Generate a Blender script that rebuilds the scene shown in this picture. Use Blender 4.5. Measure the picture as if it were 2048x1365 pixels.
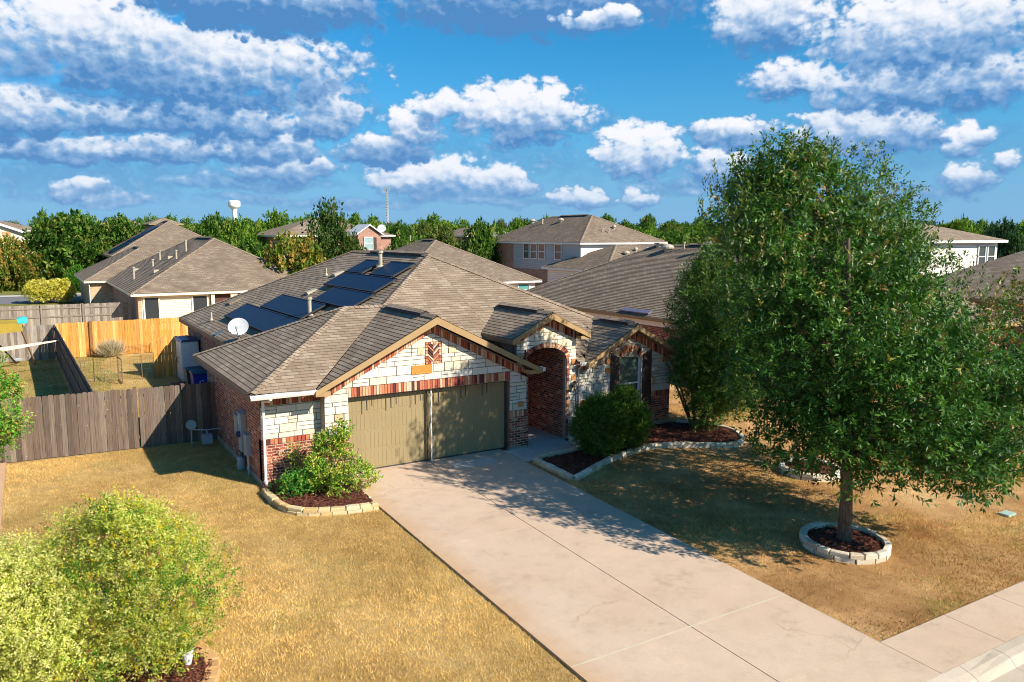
import bpy, math, random
import numpy as np
from math import radians as R, sin, cos, pi, sqrt
from mathutils import Vector
random.seed(7); RNG = np.random.default_rng(11)
for o in list(bpy.data.objects): bpy.data.objects.remove(o)
S = bpy.context.scene; COL = S.collection

# ------------------------------------------------------------ camera, sky, sun, exposure
cam = bpy.data.objects.new('camera', bpy.data.cameras.new('camera')); COL.objects.link(cam)
cam.location = (-6.96, -19.8, 6.39); cam.rotation_euler = (R(90-7.598), 0, R(-31.218))
cam.data.lens = 28.0; cam.data.sensor_width = 36; cam.data.clip_end = 5000
S.camera = cam
SUN = Vector((.397, -.731, .5545)).normalized()
sl = bpy.data.lights.new('sun', 'SUN'); sl.energy = 4.6; sl.angle = R(.5); sl.color = (1, .90, .76)
so = bpy.data.objects.new('sun', sl); COL.objects.link(so); so.rotation_euler = SUN.to_track_quat('Z', 'Y').to_euler()
S.view_settings.view_transform = 'Standard'; S.view_settings.look = 'None'
S.view_settings.exposure = 0.82; S.view_settings.gamma = 1
S.cycles.filter_width = 1.0; S.cycles.max_bounces = 6; S.cycles.diffuse_bounces = 3; S.cycles.glossy_bounces = 2
S.cycles.transmission_bounces = 3; S.cycles.caustics_reflective = False; S.cycles.caustics_refractive = False

W = bpy.data.worlds.new('World'); S.world = W; W.use_nodes = True
W.cycles.sampling_method = 'MANUAL'; W.cycles.sample_map_resolution = 256
def build_sky():
    nt = W.node_tree; N = nt.nodes; L = nt.links
    for n in list(N): N.remove(n)
    # cumulus banks in the sky: azimuth, elevation, half width, half height (degrees)
    CL = [(8.3,7.6,13.4,4.31,0.02,0.75),(3.7,3.7,12.0,1.9,0.12,0.6),(55.2,5.4,9.7,1.87,0.25,0.35),(26.9,4.9,11.2,2.05,0.2,0.4),(47.5,4.7,6.5,1.97,0.25,0.35),(-7.6,7.2,5.3,3.66,0.1,0.8),(2.9,2.8,2.1,0.73,0.5,1),(5.2,2.1,2.6,0.47,0.4,0.9),(13.3,2.4,3.5,0.4,0.35,0.7),(35.9,2.5,2.3,0.69,0.6,1),(40.4,2.7,1.7,0.82,0.6,1),(19.9,2.1,5.1,0.38,0.35,0.7),(60.8,3.4,1.9,1.08,0.55,1),(62.7,4.2,1.0,0.7,0.6,1),(30.4,2.2,4.6,0.31,0.35,0.7),(15.6,4.5,3.8,1.12,0.55,1),(24.9,4.0,4.5,1.44,0.72,1),(30.9,3.8,2.8,1.17,0.72,1),(22.0,5.8,2.9,1.07,0.4,1),(16.6,6.0,1.7,0.92,0.62,1),(12.5,5.8,4.9,1.09,0.5,1),(7.3,5.5,4.9,0.87,0.45,1),(1.4,5.1,4.2,0.83,0.4,1),(40.0,5.7,3.4,1.88,0.75,1),(45.6,4.7,2.5,1.26,0.55,1),(46.2,6.8,3.0,0.98,0.6,1),(54.9,6.7,5.1,1.61,0.6,1),(60.0,5.8,1.3,0.89,0.72,1),(50.1,5.3,2.7,0.71,0.4,0.8),(30.0,6.1,1.5,0.51,0.4,0.7),(33.9,5.1,0.8,0.34,0.4,0.6),(37.4,7.9,1.2,0.66,0.3,0.5),(24.1,7.3,2.1,1.8,0.72,1),(26.2,8.6,2.0,1.25,0.78,1),(31.8,8.3,5.2,1.93,0.68,1),(18.0,8.3,2.6,2.07,0.62,1),(10.4,7.9,4.7,1.75,0.58,1),(4.8,7.2,3.4,1.02,0.42,1),(0.5,7.3,3.1,1.56,0.52,1),(14.4,7.3,1.8,1.22,0.55,1),(52.2,8.6,0.8,0.68,0.8,1),(50.5,10.0,3.6,1.11,0.6,1),(57.8,9.5,7.1,1.94,0.6,1),(1.0,10.6,2.9,2.24,0.38,0.9),(20.1,11.6,2.1,0.82,0.4,0.8),(9.6,10.9,11.3,2.76,0.58,1),(4.8,12.2,5.6,2.7,0.72,1),(48.4,13.9,4.2,1.96,0.62,1),(57.6,12.6,6.8,2.55,0.68,1),(14.4,14.7,8.4,1.65,0.16,1),(33.1,15.4,10.5,1.94,0.14,1),(37.8,14.3,3.1,0.74,0.55,1),(-8.0,10.7,5.2,3.01,0.6,1),(69.9,9.3,5.0,2.56,0.6,1),(69.3,4.1,2.6,1.35,0.6,1),(17.1,18.3,16.0,1.69,0.2,1),(47.0,18.5,12.6,1.39,0.5,1),(38.9,18.7,10.0,1.43,0.3,1)]
    rr = random.Random(5)
    CL[6:6] = [(27.5, 2.6, 5.5, .55, .34, .8), (44.5, 3.2, 7.0, .7, .36, .8), (52.5, 2.6, 8.0, .8, .38, .8), (13.0, 3.4, 6.5, .6, .30, .8)]
    for k in range(6): CL.append((rr.uniform(85, 340), rr.uniform(4, 24), rr.uniform(6, 14), rr.uniform(1.5, 3.2), .55, 1))
    def vm(op, a, b=None, c=None):
        n = N.new('ShaderNodeVectorMath'); n.operation = op
        for i, x in enumerate((a, b, c)):
            if x is None: continue
            if isinstance(x, tuple): n.inputs[i].default_value = x
            else: L.new(x, n.inputs[i])
        return n
    def mapr(x, a, b, c, d, typ='SMOOTHSTEP'):
        n = N.new('ShaderNodeMapRange'); n.interpolation_type = typ
        L.new(x, n.inputs[0])
        for i, v in enumerate((a, b, c, d)): n.inputs[i+1].default_value = v
        return n.outputs[0]
    def wm(op, a, b=None, c=None, clamp=False):
        n = N.new('ShaderNodeMath'); n.operation = op; n.use_clamp = clamp
        for i, x in enumerate((a, b, c)):
            if x is None: continue
            if isinstance(x, (int, float)): n.inputs[i].default_value = x
            else: L.new(x, n.inputs[i])
        return n.outputs[0]
    def fbm(vec, scale, det, rough):
        n = N.new('ShaderNodeTexNoise'); n.noise_dimensions = '2D'
        n.inputs['Scale'].default_value = scale; n.inputs['Detail'].default_value = det; n.inputs['Roughness'].default_value = rough
        L.new(vec, n.inputs['Vector']); return n
    tc = N.new('ShaderNodeTexCoord'); sp = N.new('ShaderNodeSeparateXYZ'); L.new(tc.outputs['Generated'], sp.inputs[0])
    az = wm('MULTIPLY', wm('ARCTAN2', sp.outputs[0], sp.outputs[1]), 180/pi)
    az = wm('ADD', az, wm('MULTIPLY', wm('LESS_THAN', az, -60.0), 360.0))
    el = wm('MULTIPLY', wm('ARCSINE', sp.outputs[2]), 180/pi)
    cb = N.new('ShaderNodeCombineXYZ'); L.new(az, cb.inputs[0]); L.new(el, cb.inputs[1])
    P = cb.outputs[0]
    w1 = fbm(vm('MULTIPLY', P, (.6, 1, 1)).outputs[0], .42, 3, .55)
    PW = vm('ADD', P, vm('MULTIPLY_ADD', w1.outputs['Color'], (3.2, 1.3, 0), (-1.6, -.65, 0)).outputs[0]).outputs[0]
    def billow(vec):
        b = N.new('ShaderNodeTexVoronoi'); b.voronoi_dimensions = '2D'; b.feature = 'F1'; b.inputs['Scale'].default_value = .95
        b.inputs['Detail'].default_value = 2; b.inputs['Roughness'].default_value = .55; L.new(vec, b.inputs['Vector'])
        return wm('SUBTRACT', .42, b.outputs['Distance'])
    e1 = fbm(vm('MULTIPLY', P, (.8, 1, 1)).outputs[0], .9, 6, .62)
    wp = vm('ADD', vm('MULTIPLY', P, (.75, 1, 1)).outputs[0], vm('MULTIPLY', e1.outputs['Color'], (.5, .5, 0)).outputs[0]).outputs[0]
    B0 = billow(wp); B1 = billow(vm('ADD', wp, (.22, .34, 0)).outputs[0])
    nz = wm('ADD', wm('MULTIPLY', B0, 1.5), wm('MULTIPLY', wm('SUBTRACT', e1.outputs['Fac'], .5), 2.4))
    shn = wm('ADD', wm('MULTIPLY', wm('SUBTRACT', B0, B1), .9), wm('MULTIPLY', wm('SUBTRACT', e1.outputs['Fac'], .5), .9))
    A = None; lit = None
    for (a0, e0, ra, re, l0, al) in CL:
        ra *= 1.12; re *= (1.24 if al == 1 else 1.1)
        q = vm('MULTIPLY_ADD', PW, (1/ra, 1/re, 0), (-a0/ra, -e0/re, 0)).outputs[0]
        d = vm('DOT_PRODUCT', q, q).outputs['Value']
        sy = vm('DOT_PRODUCT', q, (0, .85 if al == 1 else .15, 0)).outputs['Value']
        f = wm('SUBTRACT', wm('MULTIPLY_ADD', nz, .42 if re > .7 else .3, 1.32), d)
        ai = mapr(f, -.04, .66 if al == 1 else 1.0, 0, al)
        li = wm('ADD', sy, l0)
        if A is None: A = ai; lit = li
        else:
            A = wm('MAXIMUM', A, ai)
            lit = wm('MULTIPLY_ADD', wm('SUBTRACT', li, lit), ai, lit)
    alpha = A
    lit = wm('ADD', wm('SUBTRACT', lit, .06), wm('MULTIPLY', shn, .40), clamp=True)
    sky = N.new('ShaderNodeTexSky'); sky.sky_type = 'NISHITA'; sky.sun_disc = False
    sky.sun_elevation = math.asin(SUN.z); sky.sun_rotation = math.atan2(SUN.x, SUN.y)
    sky.altitude = 200; sky.air_density = 1.0; sky.dust_density = .6; sky.ozone_density = 3.0
    tint = N.new('ShaderNodeMix'); tint.data_type = 'RGBA'; tint.blend_type = 'MULTIPLY'; tint.inputs[0].default_value = 1
    L.new(sky.outputs[0], tint.inputs[6]); tint.inputs[7].default_value = SKY_TINT
    cr = N.new('ShaderNodeValToRGB'); e = cr.color_ramp.elements
    e[0].position = 0; e[0].color = (.62, 1.85, 4.0, 1); e[1].position = 1; e[1].color = (6.5, 6.6, 7.0, 1)
    m = e.new(.36); m.color = (1.9, 3.2, 5.1, 1)
    m = e.new(.72); m.color = (5.0, 5.6, 6.5, 1)
    L.new(lit, cr.inputs[0])
    mx = N.new('ShaderNodeMix'); mx.data_type = 'RGBA'
    low = N.new('ShaderNodeMix'); low.data_type = 'RGBA'; L.new(mapr(el, -3.0, 14.0, 1.0, 0.0), low.inputs[0]); L.new(tint.outputs[2], low.inputs[6]); low.inputs[7].default_value = (1.35, 3.0, 5.1, 1)
    L.new(alpha, mx.inputs[0]); L.new(low.outputs[2], mx.inputs[6]); L.new(cr.outputs[0], mx.inputs[7])
    # pale bluish air near the horizon
    mh = N.new('ShaderNodeMix'); mh.data_type = 'RGBA'
    L.new(mapr(el, -2.0, 7.5, .5, 0.0), mh.inputs[0]); L.new(mx.outputs[2], mh.inputs[6]); mh.inputs[7].default_value = (2.2, 3.7, 5.6, 1)
    bg = N.new('ShaderNodeBackground'); bg.inputs[1].default_value = .082; L.new(mh.outputs[2], bg.inputs[0])
    out = N.new('ShaderNodeOutputWorld'); L.new(bg.outputs[0], out.inputs[0])
SKY_TINT = (.17, .74, 1.0, 1)
build_sky()

# ------------------------------------------------------------ helpers
def tag(o, label=None, cat=None, group=None, kind=None):
    if label: o['label'] = label
    if cat: o['category'] = cat
    if group: o['group'] = group
    if kind: o['kind'] = kind
    return o
def empty(name, loc, label, cat, group=None):
    o = bpy.data.objects.new(name, None); COL.objects.link(o); o.location = loc; o.empty_display_size = .1
    return tag(o, label, cat, group)
def wbase(p):
    v = Vector((0, 0, 0))
    while p is not None: v = v + p.location; p = p.parent
    return v
def newell(p):
    n = Vector((0, 0, 0))
    for i in range(len(p)):
        a = p[i]; b = p[(i+1) % len(p)]
        n += Vector(((a[1]-b[1])*(a[2]+b[2]), (a[2]-b[2])*(a[0]+b[0]), (a[0]-b[0])*(a[1]+b[1])))
    return n.normalized() if n.length > 0 else Vector((0, 0, 1))
class MB:
    def __init__(s): s.v = []; s.f = []; s.uv = []; s.c = []; s.sm = []
    def poly(s, pts, uv=None, c=(1, 1, 1), sm=False):
        i = len(s.v); s.v += [tuple(p) for p in pts]; s.f.append(tuple(range(i, i+len(pts))))
        if uv is None:
            n = newell(pts)
            if abs(n.z) > .75: uv = [(p[0], p[1]) for p in pts]
            elif abs(n.x) > abs(n.y): uv = [(p[1], p[2]) for p in pts]
            else: uv = [(p[0], p[2]) for p in pts]
        s.uv += uv; s.c += [c]*len(pts); s.sm.append(sm)
    def box(s, a, b, c=(1, 1, 1)):
        x0, y0, z0 = [min(a[i], b[i]) for i in range(3)]; x1, y1, z1 = [max(a[i], b[i]) for i in range(3)]
        s.poly([(x0,y0,z0),(x1,y0,z0),(x1,y0,z1),(x0,y0,z1)], c=c); s.poly([(x1,y1,z0),(x0,y1,z0),(x0,y1,z1),(x1,y1,z1)], c=c)
        s.poly([(x0,y1,z0),(x0,y0,z0),(x0,y0,z1),(x0,y1,z1)], c=c); s.poly([(x1,y0,z0),(x1,y1,z0),(x1,y1,z1),(x1,y0,z1)], c=c)
        s.poly([(x0,y0,z1),(x1,y0,z1),(x1,y1,z1),(x0,y1,z1)], c=c); s.poly([(x0,y1,z0),(x1,y1,z0),(x1,y0,z0),(x0,y0,z0)], c=c)
    def prism(s, pts, d, c=(1, 1, 1)):
        d = Vector(d); n = newell(pts)
        if n.dot(d) > 0: pts = pts[::-1]
        q = [tuple(Vector(p)+d) for p in pts]
        s.poly(pts, c=c); s.poly(q[::-1], c=c)
        for i in range(len(pts)):
            j = (i+1) % len(pts); s.poly([pts[j], pts[i], q[i], q[j]], c=c)
    def tube(s, a, b, r0, r1=None, n=8, c=(1, 1, 1), cap=True):
        r1 = r0 if r1 is None else r1; a = Vector(a); b = Vector(b); d = (b-a).normalized()
        u = d.orthogonal().normalized(); w = d.cross(u)
        A = [a+(u*cos(2*pi*i/n)+w*sin(2*pi*i/n))*r0 for i in range(n)]; B = [b+(u*cos(2*pi*i/n)+w*sin(2*pi*i/n))*r1 for i in range(n)]
        Ln = (b-a).length
        for i in range(n):
            j = (i+1) % n
            s.poly([A[i], A[j], B[j], B[i]], uv=[(i/n*6.28*r0, 0), ((i+1)/n*6.28*r0, 0), ((i+1)/n*6.28*r0, Ln), (i/n*6.28*r0, Ln)], c=c, sm=True)
        if cap: s.poly(A[::-1], c=c); s.poly(B, c=c)
    def path(s, pts, rs, n=8, c=(1, 1, 1)):
        for i in range(len(pts)-1): s.tube(pts[i], pts[i+1], rs[i], rs[i+1], n, c, cap=(i == 0 or i == len(pts)-2))
    def lathe(s, cx, cy, prof, n=16, c=(1, 1, 1), sx=1, sy=1):
        for k in range(len(prof)-1):
            (r0, z0), (r1, z1) = prof[k], prof[k+1]
            for i in range(n):
                a = 2*pi*i/n; b = 2*pi*(i+1)/n
                s.poly([(cx+sx*r0*cos(a), cy+sy*r0*sin(a), z0), (cx+sx*r0*cos(b), cy+sy*r0*sin(b), z0), (cx+sx*r1*cos(b), cy+sy*r1*sin(b), z1), (cx+sx*r1*cos(a), cy+sy*r1*sin(a), z1)], c=c, sm=True)
    def build(s, name, mat, parent=None, weld=False):
        me = bpy.data.meshes.new(name); base = wbase(parent)
        me.from_pydata([(v[0]-base.x, v[1]-base.y, v[2]-base.z) for v in s.v], [], s.f)
        uvl = me.uv_layers.new(name='UVMap'); uvl.data.foreach_set('uv', np.array(s.uv, dtype=np.float32).ravel())
        ca = me.color_attributes.new('Col', 'FLOAT_COLOR', 'CORNER')
        ca.data.foreach_set('color', np.array([(*c, 1) for c in s.c], dtype=np.float32).ravel())
        me.polygons.foreach_set('use_smooth', s.sm)
        me.materials.append(mat)
        if weld:
            import bmesh
            bm = bmesh.new(); bm.from_mesh(me); bmesh.ops.remove_doubles(bm, verts=bm.verts, dist=1e-4); bm.to_mesh(me); bm.free()
        o = bpy.data.objects.new(name, me); COL.objects.link(o)
        if parent: o.parent = parent
        return o
def copy_tree(o, parent=None):
    kids = list(o.children); c = o.copy(); COL.objects.link(c); c.parent = parent
    for k in kids: copy_tree(k, c)
    return c
def clip(poly, n, d):   # keep points with n.p <= d
    out = []
    for i in range(len(poly)):
        a = poly[i]; b = poly[(i+1) % len(poly)]; da = a.dot(n)-d; db = b.dot(n)-d
        if da <= 0: out.append(a)
        if (da < 0 < db) or (db < 0 < da): out.append(a.lerp(b, da/(da-db)))
    return out

# ------------------------------------------------------------ materials
def nmat(name):
    m = bpy.data.materials.new(name); m.use_nodes = True; nt = m.node_tree
    b = nt.nodes['Principled BSDF']; return m, nt, b
def N_(nt, t, **kw):
    n = nt.nodes.new(t)
    for k, v in kw.items(): setattr(n, k, v)
    return n
def mixc(nt, fac, a, b, mode='MIX'):
    n = N_(nt, 'ShaderNodeMix', data_type='RGBA', blend_type=mode)
    for i, x in ((0, fac), (6, a), (7, b)):
        if isinstance(x, (int, float)): n.inputs[i].default_value = x
        elif isinstance(x, tuple): n.inputs[i].default_value = (*x[:3], 1)
        else: nt.links.new(x, n.inputs[i])
    return n.outputs[2]
def ramp(nt, fac, stops, interp='LINEAR'):
    n = N_(nt, 'ShaderNodeValToRGB'); n.color_ramp.interpolation = interp; e = n.color_ramp.elements
    e[0].position, e[0].color = stops[0][0], (*stops[0][1], 1); e[1].position, e[1].color = stops[-1][0], (*stops[-1][1], 1)
    for p, c in stops[1:-1]: k = e.new(p); k.color = (*c, 1)
    nt.links.new(fac, n.inputs[0]); return n.outputs[0]
def noise(nt, vec, scale, det=4, rough=.6, dim='3D'):
    n = N_(nt, 'ShaderNodeTexNoise', noise_dimensions=dim)
    n.inputs['Scale'].default_value = scale; n.inputs['Detail'].default_value = det; n.inputs['Roughness'].default_value = rough
    if vec is not None: nt.links.new(vec, n.inputs['Vector'])
    return n.outputs['Fac']
def bump(nt, b, h, st, dist=.01):
    n = N_(nt, 'ShaderNodeBump'); n.inputs['Strength'].default_value = st; n.inputs['Distance'].default_value = dist
    nt.links.new(h, n.inputs['Height']); nt.links.new(n.outputs[0], b.inputs['Normal'])
def plain(name, col, rough=.6, metal=0, var=.12, vs=3.0, spec=.4):
    m, nt, b = nmat(name); tc = N_(nt, 'ShaderNodeTexCoord')
    f = noise(nt, tc.outputs['Object'], vs, 5)
    c = ramp(nt, f, [(.3, tuple(x*(1-var) for x in col)), (.7, tuple(min(1, x*(1+var)) for x in col))])
    nt.links.new(c, b.inputs['Base Color']); b.inputs['Roughness'].default_value = rough; b.inputs['Metallic'].default_value = metal
    b.inputs['Specular IOR Level'].default_value = spec
    return m
def attrmat(name, rough=.8, sc=25, amt=.25, bmp=.3, spec=.25, mul=(1, 1, 1)):
    m, nt, b = nmat(name); a = N_(nt, 'ShaderNodeAttribute', attribute_name='Col'); tc = N_(nt, 'ShaderNodeTexCoord')
    f = noise(nt, tc.outputs['Object'], sc, 5)
    v = ramp(nt, f, [(.25, (1-amt,)*3), (.75, (1+amt,)*3)])
    nt.links.new(mixc(nt, 1.0, a.outputs['Color'], v, 'MULTIPLY'), b.inputs['Base Color'])
    b.inputs['Roughness'].default_value = rough; b.inputs['Specular IOR Level'].default_value = spec
    if bmp: bump(nt, b, f, bmp, .01)
    return m
def brickmat(name, pal, mortar, bw=.205, rh=.075, ms=.009, off=.5, rough=.85, speck=.2, bmp=.4, sq=1.0, sqf=2):
    m, nt, b = nmat(name); tc = N_(nt, 'ShaderNodeTexCoord')
    br = N_(nt, 'ShaderNodeTexBrick'); br.offset = off; br.squash = sq; br.squash_frequency = sqf
    nt.links.new(tc.outputs['UV'], br.inputs['Vector'])
    br.inputs['Color1'].default_value = (0, 0, 0, 1); br.inputs['Color2'].default_value = (1, 1, 1, 1); br.inputs['Mortar'].default_value = (.5, .5, .5, 1)
    br.inputs['Scale'].default_value = 1; br.inputs['Mortar Size'].default_value = ms; br.inputs['Mortar Smooth'].default_value = .1
    br.inputs['Brick Width'].default_value = bw; br.inputs['Row Height'].default_value = rh; br.inputs['Bias'].default_value = 0
    c = ramp(nt, br.outputs['Color'], pal, 'CONSTANT')
    f = noise(nt, tc.outputs['UV'], 60, 4, .7, '2D'); f2 = noise(nt, tc.outputs['UV'], .7, 4, .6, '2D')
    c = mixc(nt, 1.0, c, ramp(nt, f, [(.3, (1-speck,)*3), (.7, (1+speck,)*3)]), 'MULTIPLY')
    c = mixc(nt, br.outputs['Fac'], c, mortar)
    c = mixc(nt, 1.0, c, ramp(nt, f2, [(.3, (.86,)*3), (.7, (1.12,)*3)]), 'MULTIPLY')
    nt.links.new(c, b.inputs['Base Color']); b.inputs['Roughness'].default_value = rough; b.inputs['Specular IOR Level'].default_value = .2
    inv = N_(nt, 'ShaderNodeMath', operation='SUBTRACT'); inv.inputs[0].default_value = 1; nt.links.new(br.outputs['Fac'], inv.inputs[1])
    if bmp: bump(nt, b, inv.outputs[0], bmp, .008)
    return m
REDS = [(0, (.25, .065, .042)), (.22, (.34, .105, .062)), (.42, (.20, .048, .034)), (.58, (.42, .16, .09)), (.72, (.07, .032, .03)), (.82, (.30, .085, .055)), (.92, (.5, .28, .18)), (1, (.5, .28, .18))]
BRICK = brickmat('red_brick', REDS, (.50, .36, .27))
BRICKF = brickmat('far_brick', [(0, (.34, .15, .10)), (.4, (.42, .20, .13)), (.7, (.28, .11, .08)), (1, (.46, .25, .17))], (.5, .4, .33))
BRICKT = brickmat('tan_brick', [(0, (.50, .30, .16)), (.4, (.58, .36, .20)), (.7, (.40, .22, .12)), (1, (.58, .4, .25))], (.6, .5, .38))
SHPAL = [(0, (.275, .208, .148)), (.18, (.31, .24, .172)), (.36, (.252, .19, .136)), (.55, (.288, .22, .158)), (.72, (.345, .275, .20)), (.86, (.268, .195, .137)), (1, (.30, .23, .165))]
SHING = brickmat('asphalt_shingle', SHPAL, (.12, .09, .066), bw=.33, rh=.143, ms=.0055, rough=.95, speck=.25, bmp=.5)
SHFAR = brickmat('asphalt_shingle_far', [(p, tuple(x*.93 for x in c)) for p, c in SHPAL], (.12, .09, .07), bw=.32, rh=.143, ms=.01, rough=.95, speck=.2, bmp=.3)
STONE = attrmat('limestone_block', .9, 22, .13, .5)
SOLD = attrmat('face_brick', .85, 45, .3, .3)
WOOD = attrmat('fence_board', .85, 12, .3, .4)
def woodmat(name):
    m, nt, b = nmat(name); a = N_(nt, 'ShaderNodeAttribute', attribute_name='Col'); tc = N_(nt, 'ShaderNodeTexCoord')
    mp = N_(nt, 'ShaderNodeMapping'); mp.inputs['Scale'].default_value = (38, 38, 1.6); nt.links.new(tc.outputs['Object'], mp.inputs[0])
    f = noise(nt, mp.outputs[0], 1, 6, .65)
    g = noise(nt, tc.outputs['Object'], 9, 2)
    v = ramp(nt, f, [(.25, (.55,)*3), (.5, (.95,)*3), (.72, (1.45,)*3)])
    c = mixc(nt, 1.0, a.outputs['Color'], v, 'MULTIPLY')
    c = mixc(nt, ramp(nt, g, [(.72, (0,)*3), (.76, (1,)*3)]), c, (.5, .44, .38))
    nt.links.new(c, b.inputs['Base Color']); b.inputs['Roughness'].default_value = .85; b.inputs['Specular IOR Level'].default_value = .2
    bump(nt, b, f, .5, .01); return m
OLDWOOD = woodmat('weathered_board')
TRIM = plain('tan_trim', (.36, .235, .11), .6, var=.08)
TRIMD = plain('brown_fascia', (.20, .13, .085), .6, var=.1)
WHITE = plain('white_metal', (.74, .73, .70), .4, var=.05)
CREAM = plain('cream_trim', (.80, .70, .52), .6, var=.05)
DARK = plain('dark_metal', (.03, .03, .035), .5)
BLACKBLUE = plain('vent_shadow_black', (.025, .025, .035), .7)  # black stands in for the shadow under the vent caps
GREYM = plain('grey_painted_metal', (.33, .37, .40), .45, .2)
DOORM = plain('olive_door_paint', (.285, .22, .112), .55, var=.05, vs=1.5)
SHUT = plain('dark_wood_shutter', (.06, .035, .03), .7, var=.4, vs=6)
def glassm(name, col, rough=.08):
    m, nt, b = nmat(name); b.inputs['Base Color'].default_value = (*col, 1); b.inputs['Roughness'].default_value = rough
    b.inputs['Specular IOR Level'].default_value = .8; return m
GLASS = glassm('window_glass', (.03, .06, .07)); GLASSD = glassm('dark_screen', (.02, .025, .03), .35)
SOLAR = glassm('solar_glass', (.004, .022, .062), .4); SOLAR.node_tree.nodes['Principled BSDF'].inputs['Specular IOR Level'].default_value = .05
def siding(name, col, rh=.18):
    m, nt, b = nmat(name); tc = N_(nt, 'ShaderNodeTexCoord'); sp = N_(nt, 'ShaderNodeSeparateXYZ'); nt.links.new(tc.outputs['UV'], sp.inputs[0])
    d = N_(nt, 'ShaderNodeMath', operation='DIVIDE'); nt.links.new(sp.outputs[1], d.inputs[0]); d.inputs[1].default_value = rh
    fr = N_(nt, 'ShaderNodeMath', operation='FRACT'); nt.links.new(d.outputs[0], fr.inputs[0])
    c = ramp(nt, fr.outputs[0], [(0, tuple(x*.45 for x in col)), (.10, tuple(x*.6 for x in col)), (.14, col), (1, col)])
    nt.links.new(c, b.inputs['Base Color']); b.inputs['Roughness'].default_value = .6
    iv = N_(nt, 'ShaderNodeMath', operation='SUBTRACT'); iv.inputs[0].default_value = 1; nt.links.new(fr.outputs[0], iv.inputs[1])
    bump(nt, b, iv.outputs[0], .6, .02); return m
SIDEC = siding('cream_siding', (.78, .68, .50)); SIDESHADE = siding('shaded_siding', (.42, .42, .43)); SIDEW = siding('white_siding', (.74, .68, .62))
def concrete(name, base, stain, joint=False):
    m, nt, b = nmat(name); tc = N_(nt, 'ShaderNodeTexCoord'); o = tc.outputs['Object']
    f1 = noise(nt, o, .35, 5, .6); f2 = noise(nt, o, 2.2, 6, .7); f3 = noise(nt, o, 55, 3, .8)
    c = ramp(nt, f1, [(.25, tuple(.5*(a+b) for a, b in zip(stain, base))), (.5, base), (.75, tuple(min(1, x*1.06) for x in base))])
    c = mixc(nt, 1.0, c, ramp(nt, f2, [(.25, (.86, .85, .84)), (.5, (1, 1, 1)), (.8, (1.09, 1.07, 1.05))]), 'MULTIPLY')
    c = mixc(nt, 1.0, c, ramp(nt, f3, [(.3, (.8,)*3), (.6, (1.08,)*3)]), 'MULTIPLY')
    vo = N_(nt, 'ShaderNodeTexVoronoi', feature='DISTANCE_TO_EDGE'); vo.inputs['Scale'].default_value = .23
    wv = N_(nt, 'ShaderNodeVectorMath', operation='ADD'); nt.links.new(o, wv.inputs[0])
    nv = N_(nt, 'ShaderNodeTexNoise'); nv.inputs['Scale'].default_value = 1.2; nv.inputs['Detail'].default_value = 6; nt.links.new(o, nv.inputs['Vector'])
    nt.links.new(nv.outputs['Color'], wv.inputs[1]); nt.links.new(wv.outputs[0], vo.inputs['Vector'])
    if name == 'driveway_concrete':
        sx = N_(nt, 'ShaderNodeSeparateXYZ'); nt.links.new(o, sx.inputs[0])
        ad = N_(nt, 'ShaderNodeMath', operation='MULTIPLY_ADD'); nt.links.new(noise(nt, o, .8, 6, .7), ad.inputs[0]); ad.inputs[1].default_value = -1.3; nt.links.new(sx.outputs[0], ad.inputs[2])
        mr = N_(nt, 'ShaderNodeMapRange'); nt.links.new(ad.outputs[0], mr.inputs[0]); mr.inputs[1].default_value = -.85; mr.inputs[2].default_value = -.25; mr.inputs[3].default_value = .6; mr.inputs[4].default_value = 0
        c = mixc(nt, mr.outputs[0], c, (.50, .30, .15))
        sm = noise(nt, o, 1.1, 8, .75); c = mixc(nt, 1.0, c, ramp(nt, sm, [(.30, (.88, .87, .86)), (.42, (1, 1, 1)), (.62, (1, 1, 1)), (.72, (1.05, 1.05, 1.05))]), 'MULTIPLY')
        vs = N_(nt, 'ShaderNodeTexVoronoi'); vs.inputs['Scale'].default_value = 1.9; nt.links.new(o, vs.inputs['Vector'])
        c = mixc(nt, 1.0, c, ramp(nt, vs.outputs['Distance'], [(.0, (.72, .70, .68)), (.035, (1, 1, 1))]), 'MULTIPLY')
    cf = ramp(nt, vo.outputs['Distance'], [(0, (.35,)*3), (.0022, (.0,)*3)])
    gate = noise(nt, o, .22, 1); gt = ramp(nt, gate, [(.54, (0,)*3), (.60, (1,)*3)])
    cf = mixc(nt, 1.0, cf, gt, 'MULTIPLY')
    c = mixc(nt, cf, c, (.16, .12, .09))
    nt.links.new(c, b.inputs['Base Color']); b.inputs['Roughness'].default_value = .9; b.inputs['Specular IOR Level'].default_value = .2
    bump(nt, b, f3, .35, .006); return m
CONC = concrete('driveway_concrete', (.545, .415, .31), (.49, .335, .215))
CONCG = concrete('grey_concrete', (.50, .47, .43), (.42, .38, .33))
CONCL = concrete('curb_concrete', (.50, .43, .34), (.42, .34, .25))
ASPH = concrete('road_surface', (.33, .27, .215), (.26, .21, .17))
FOUND = plain('foundation_concrete', (.40, .31, .22), .9, var=.2)
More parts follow.
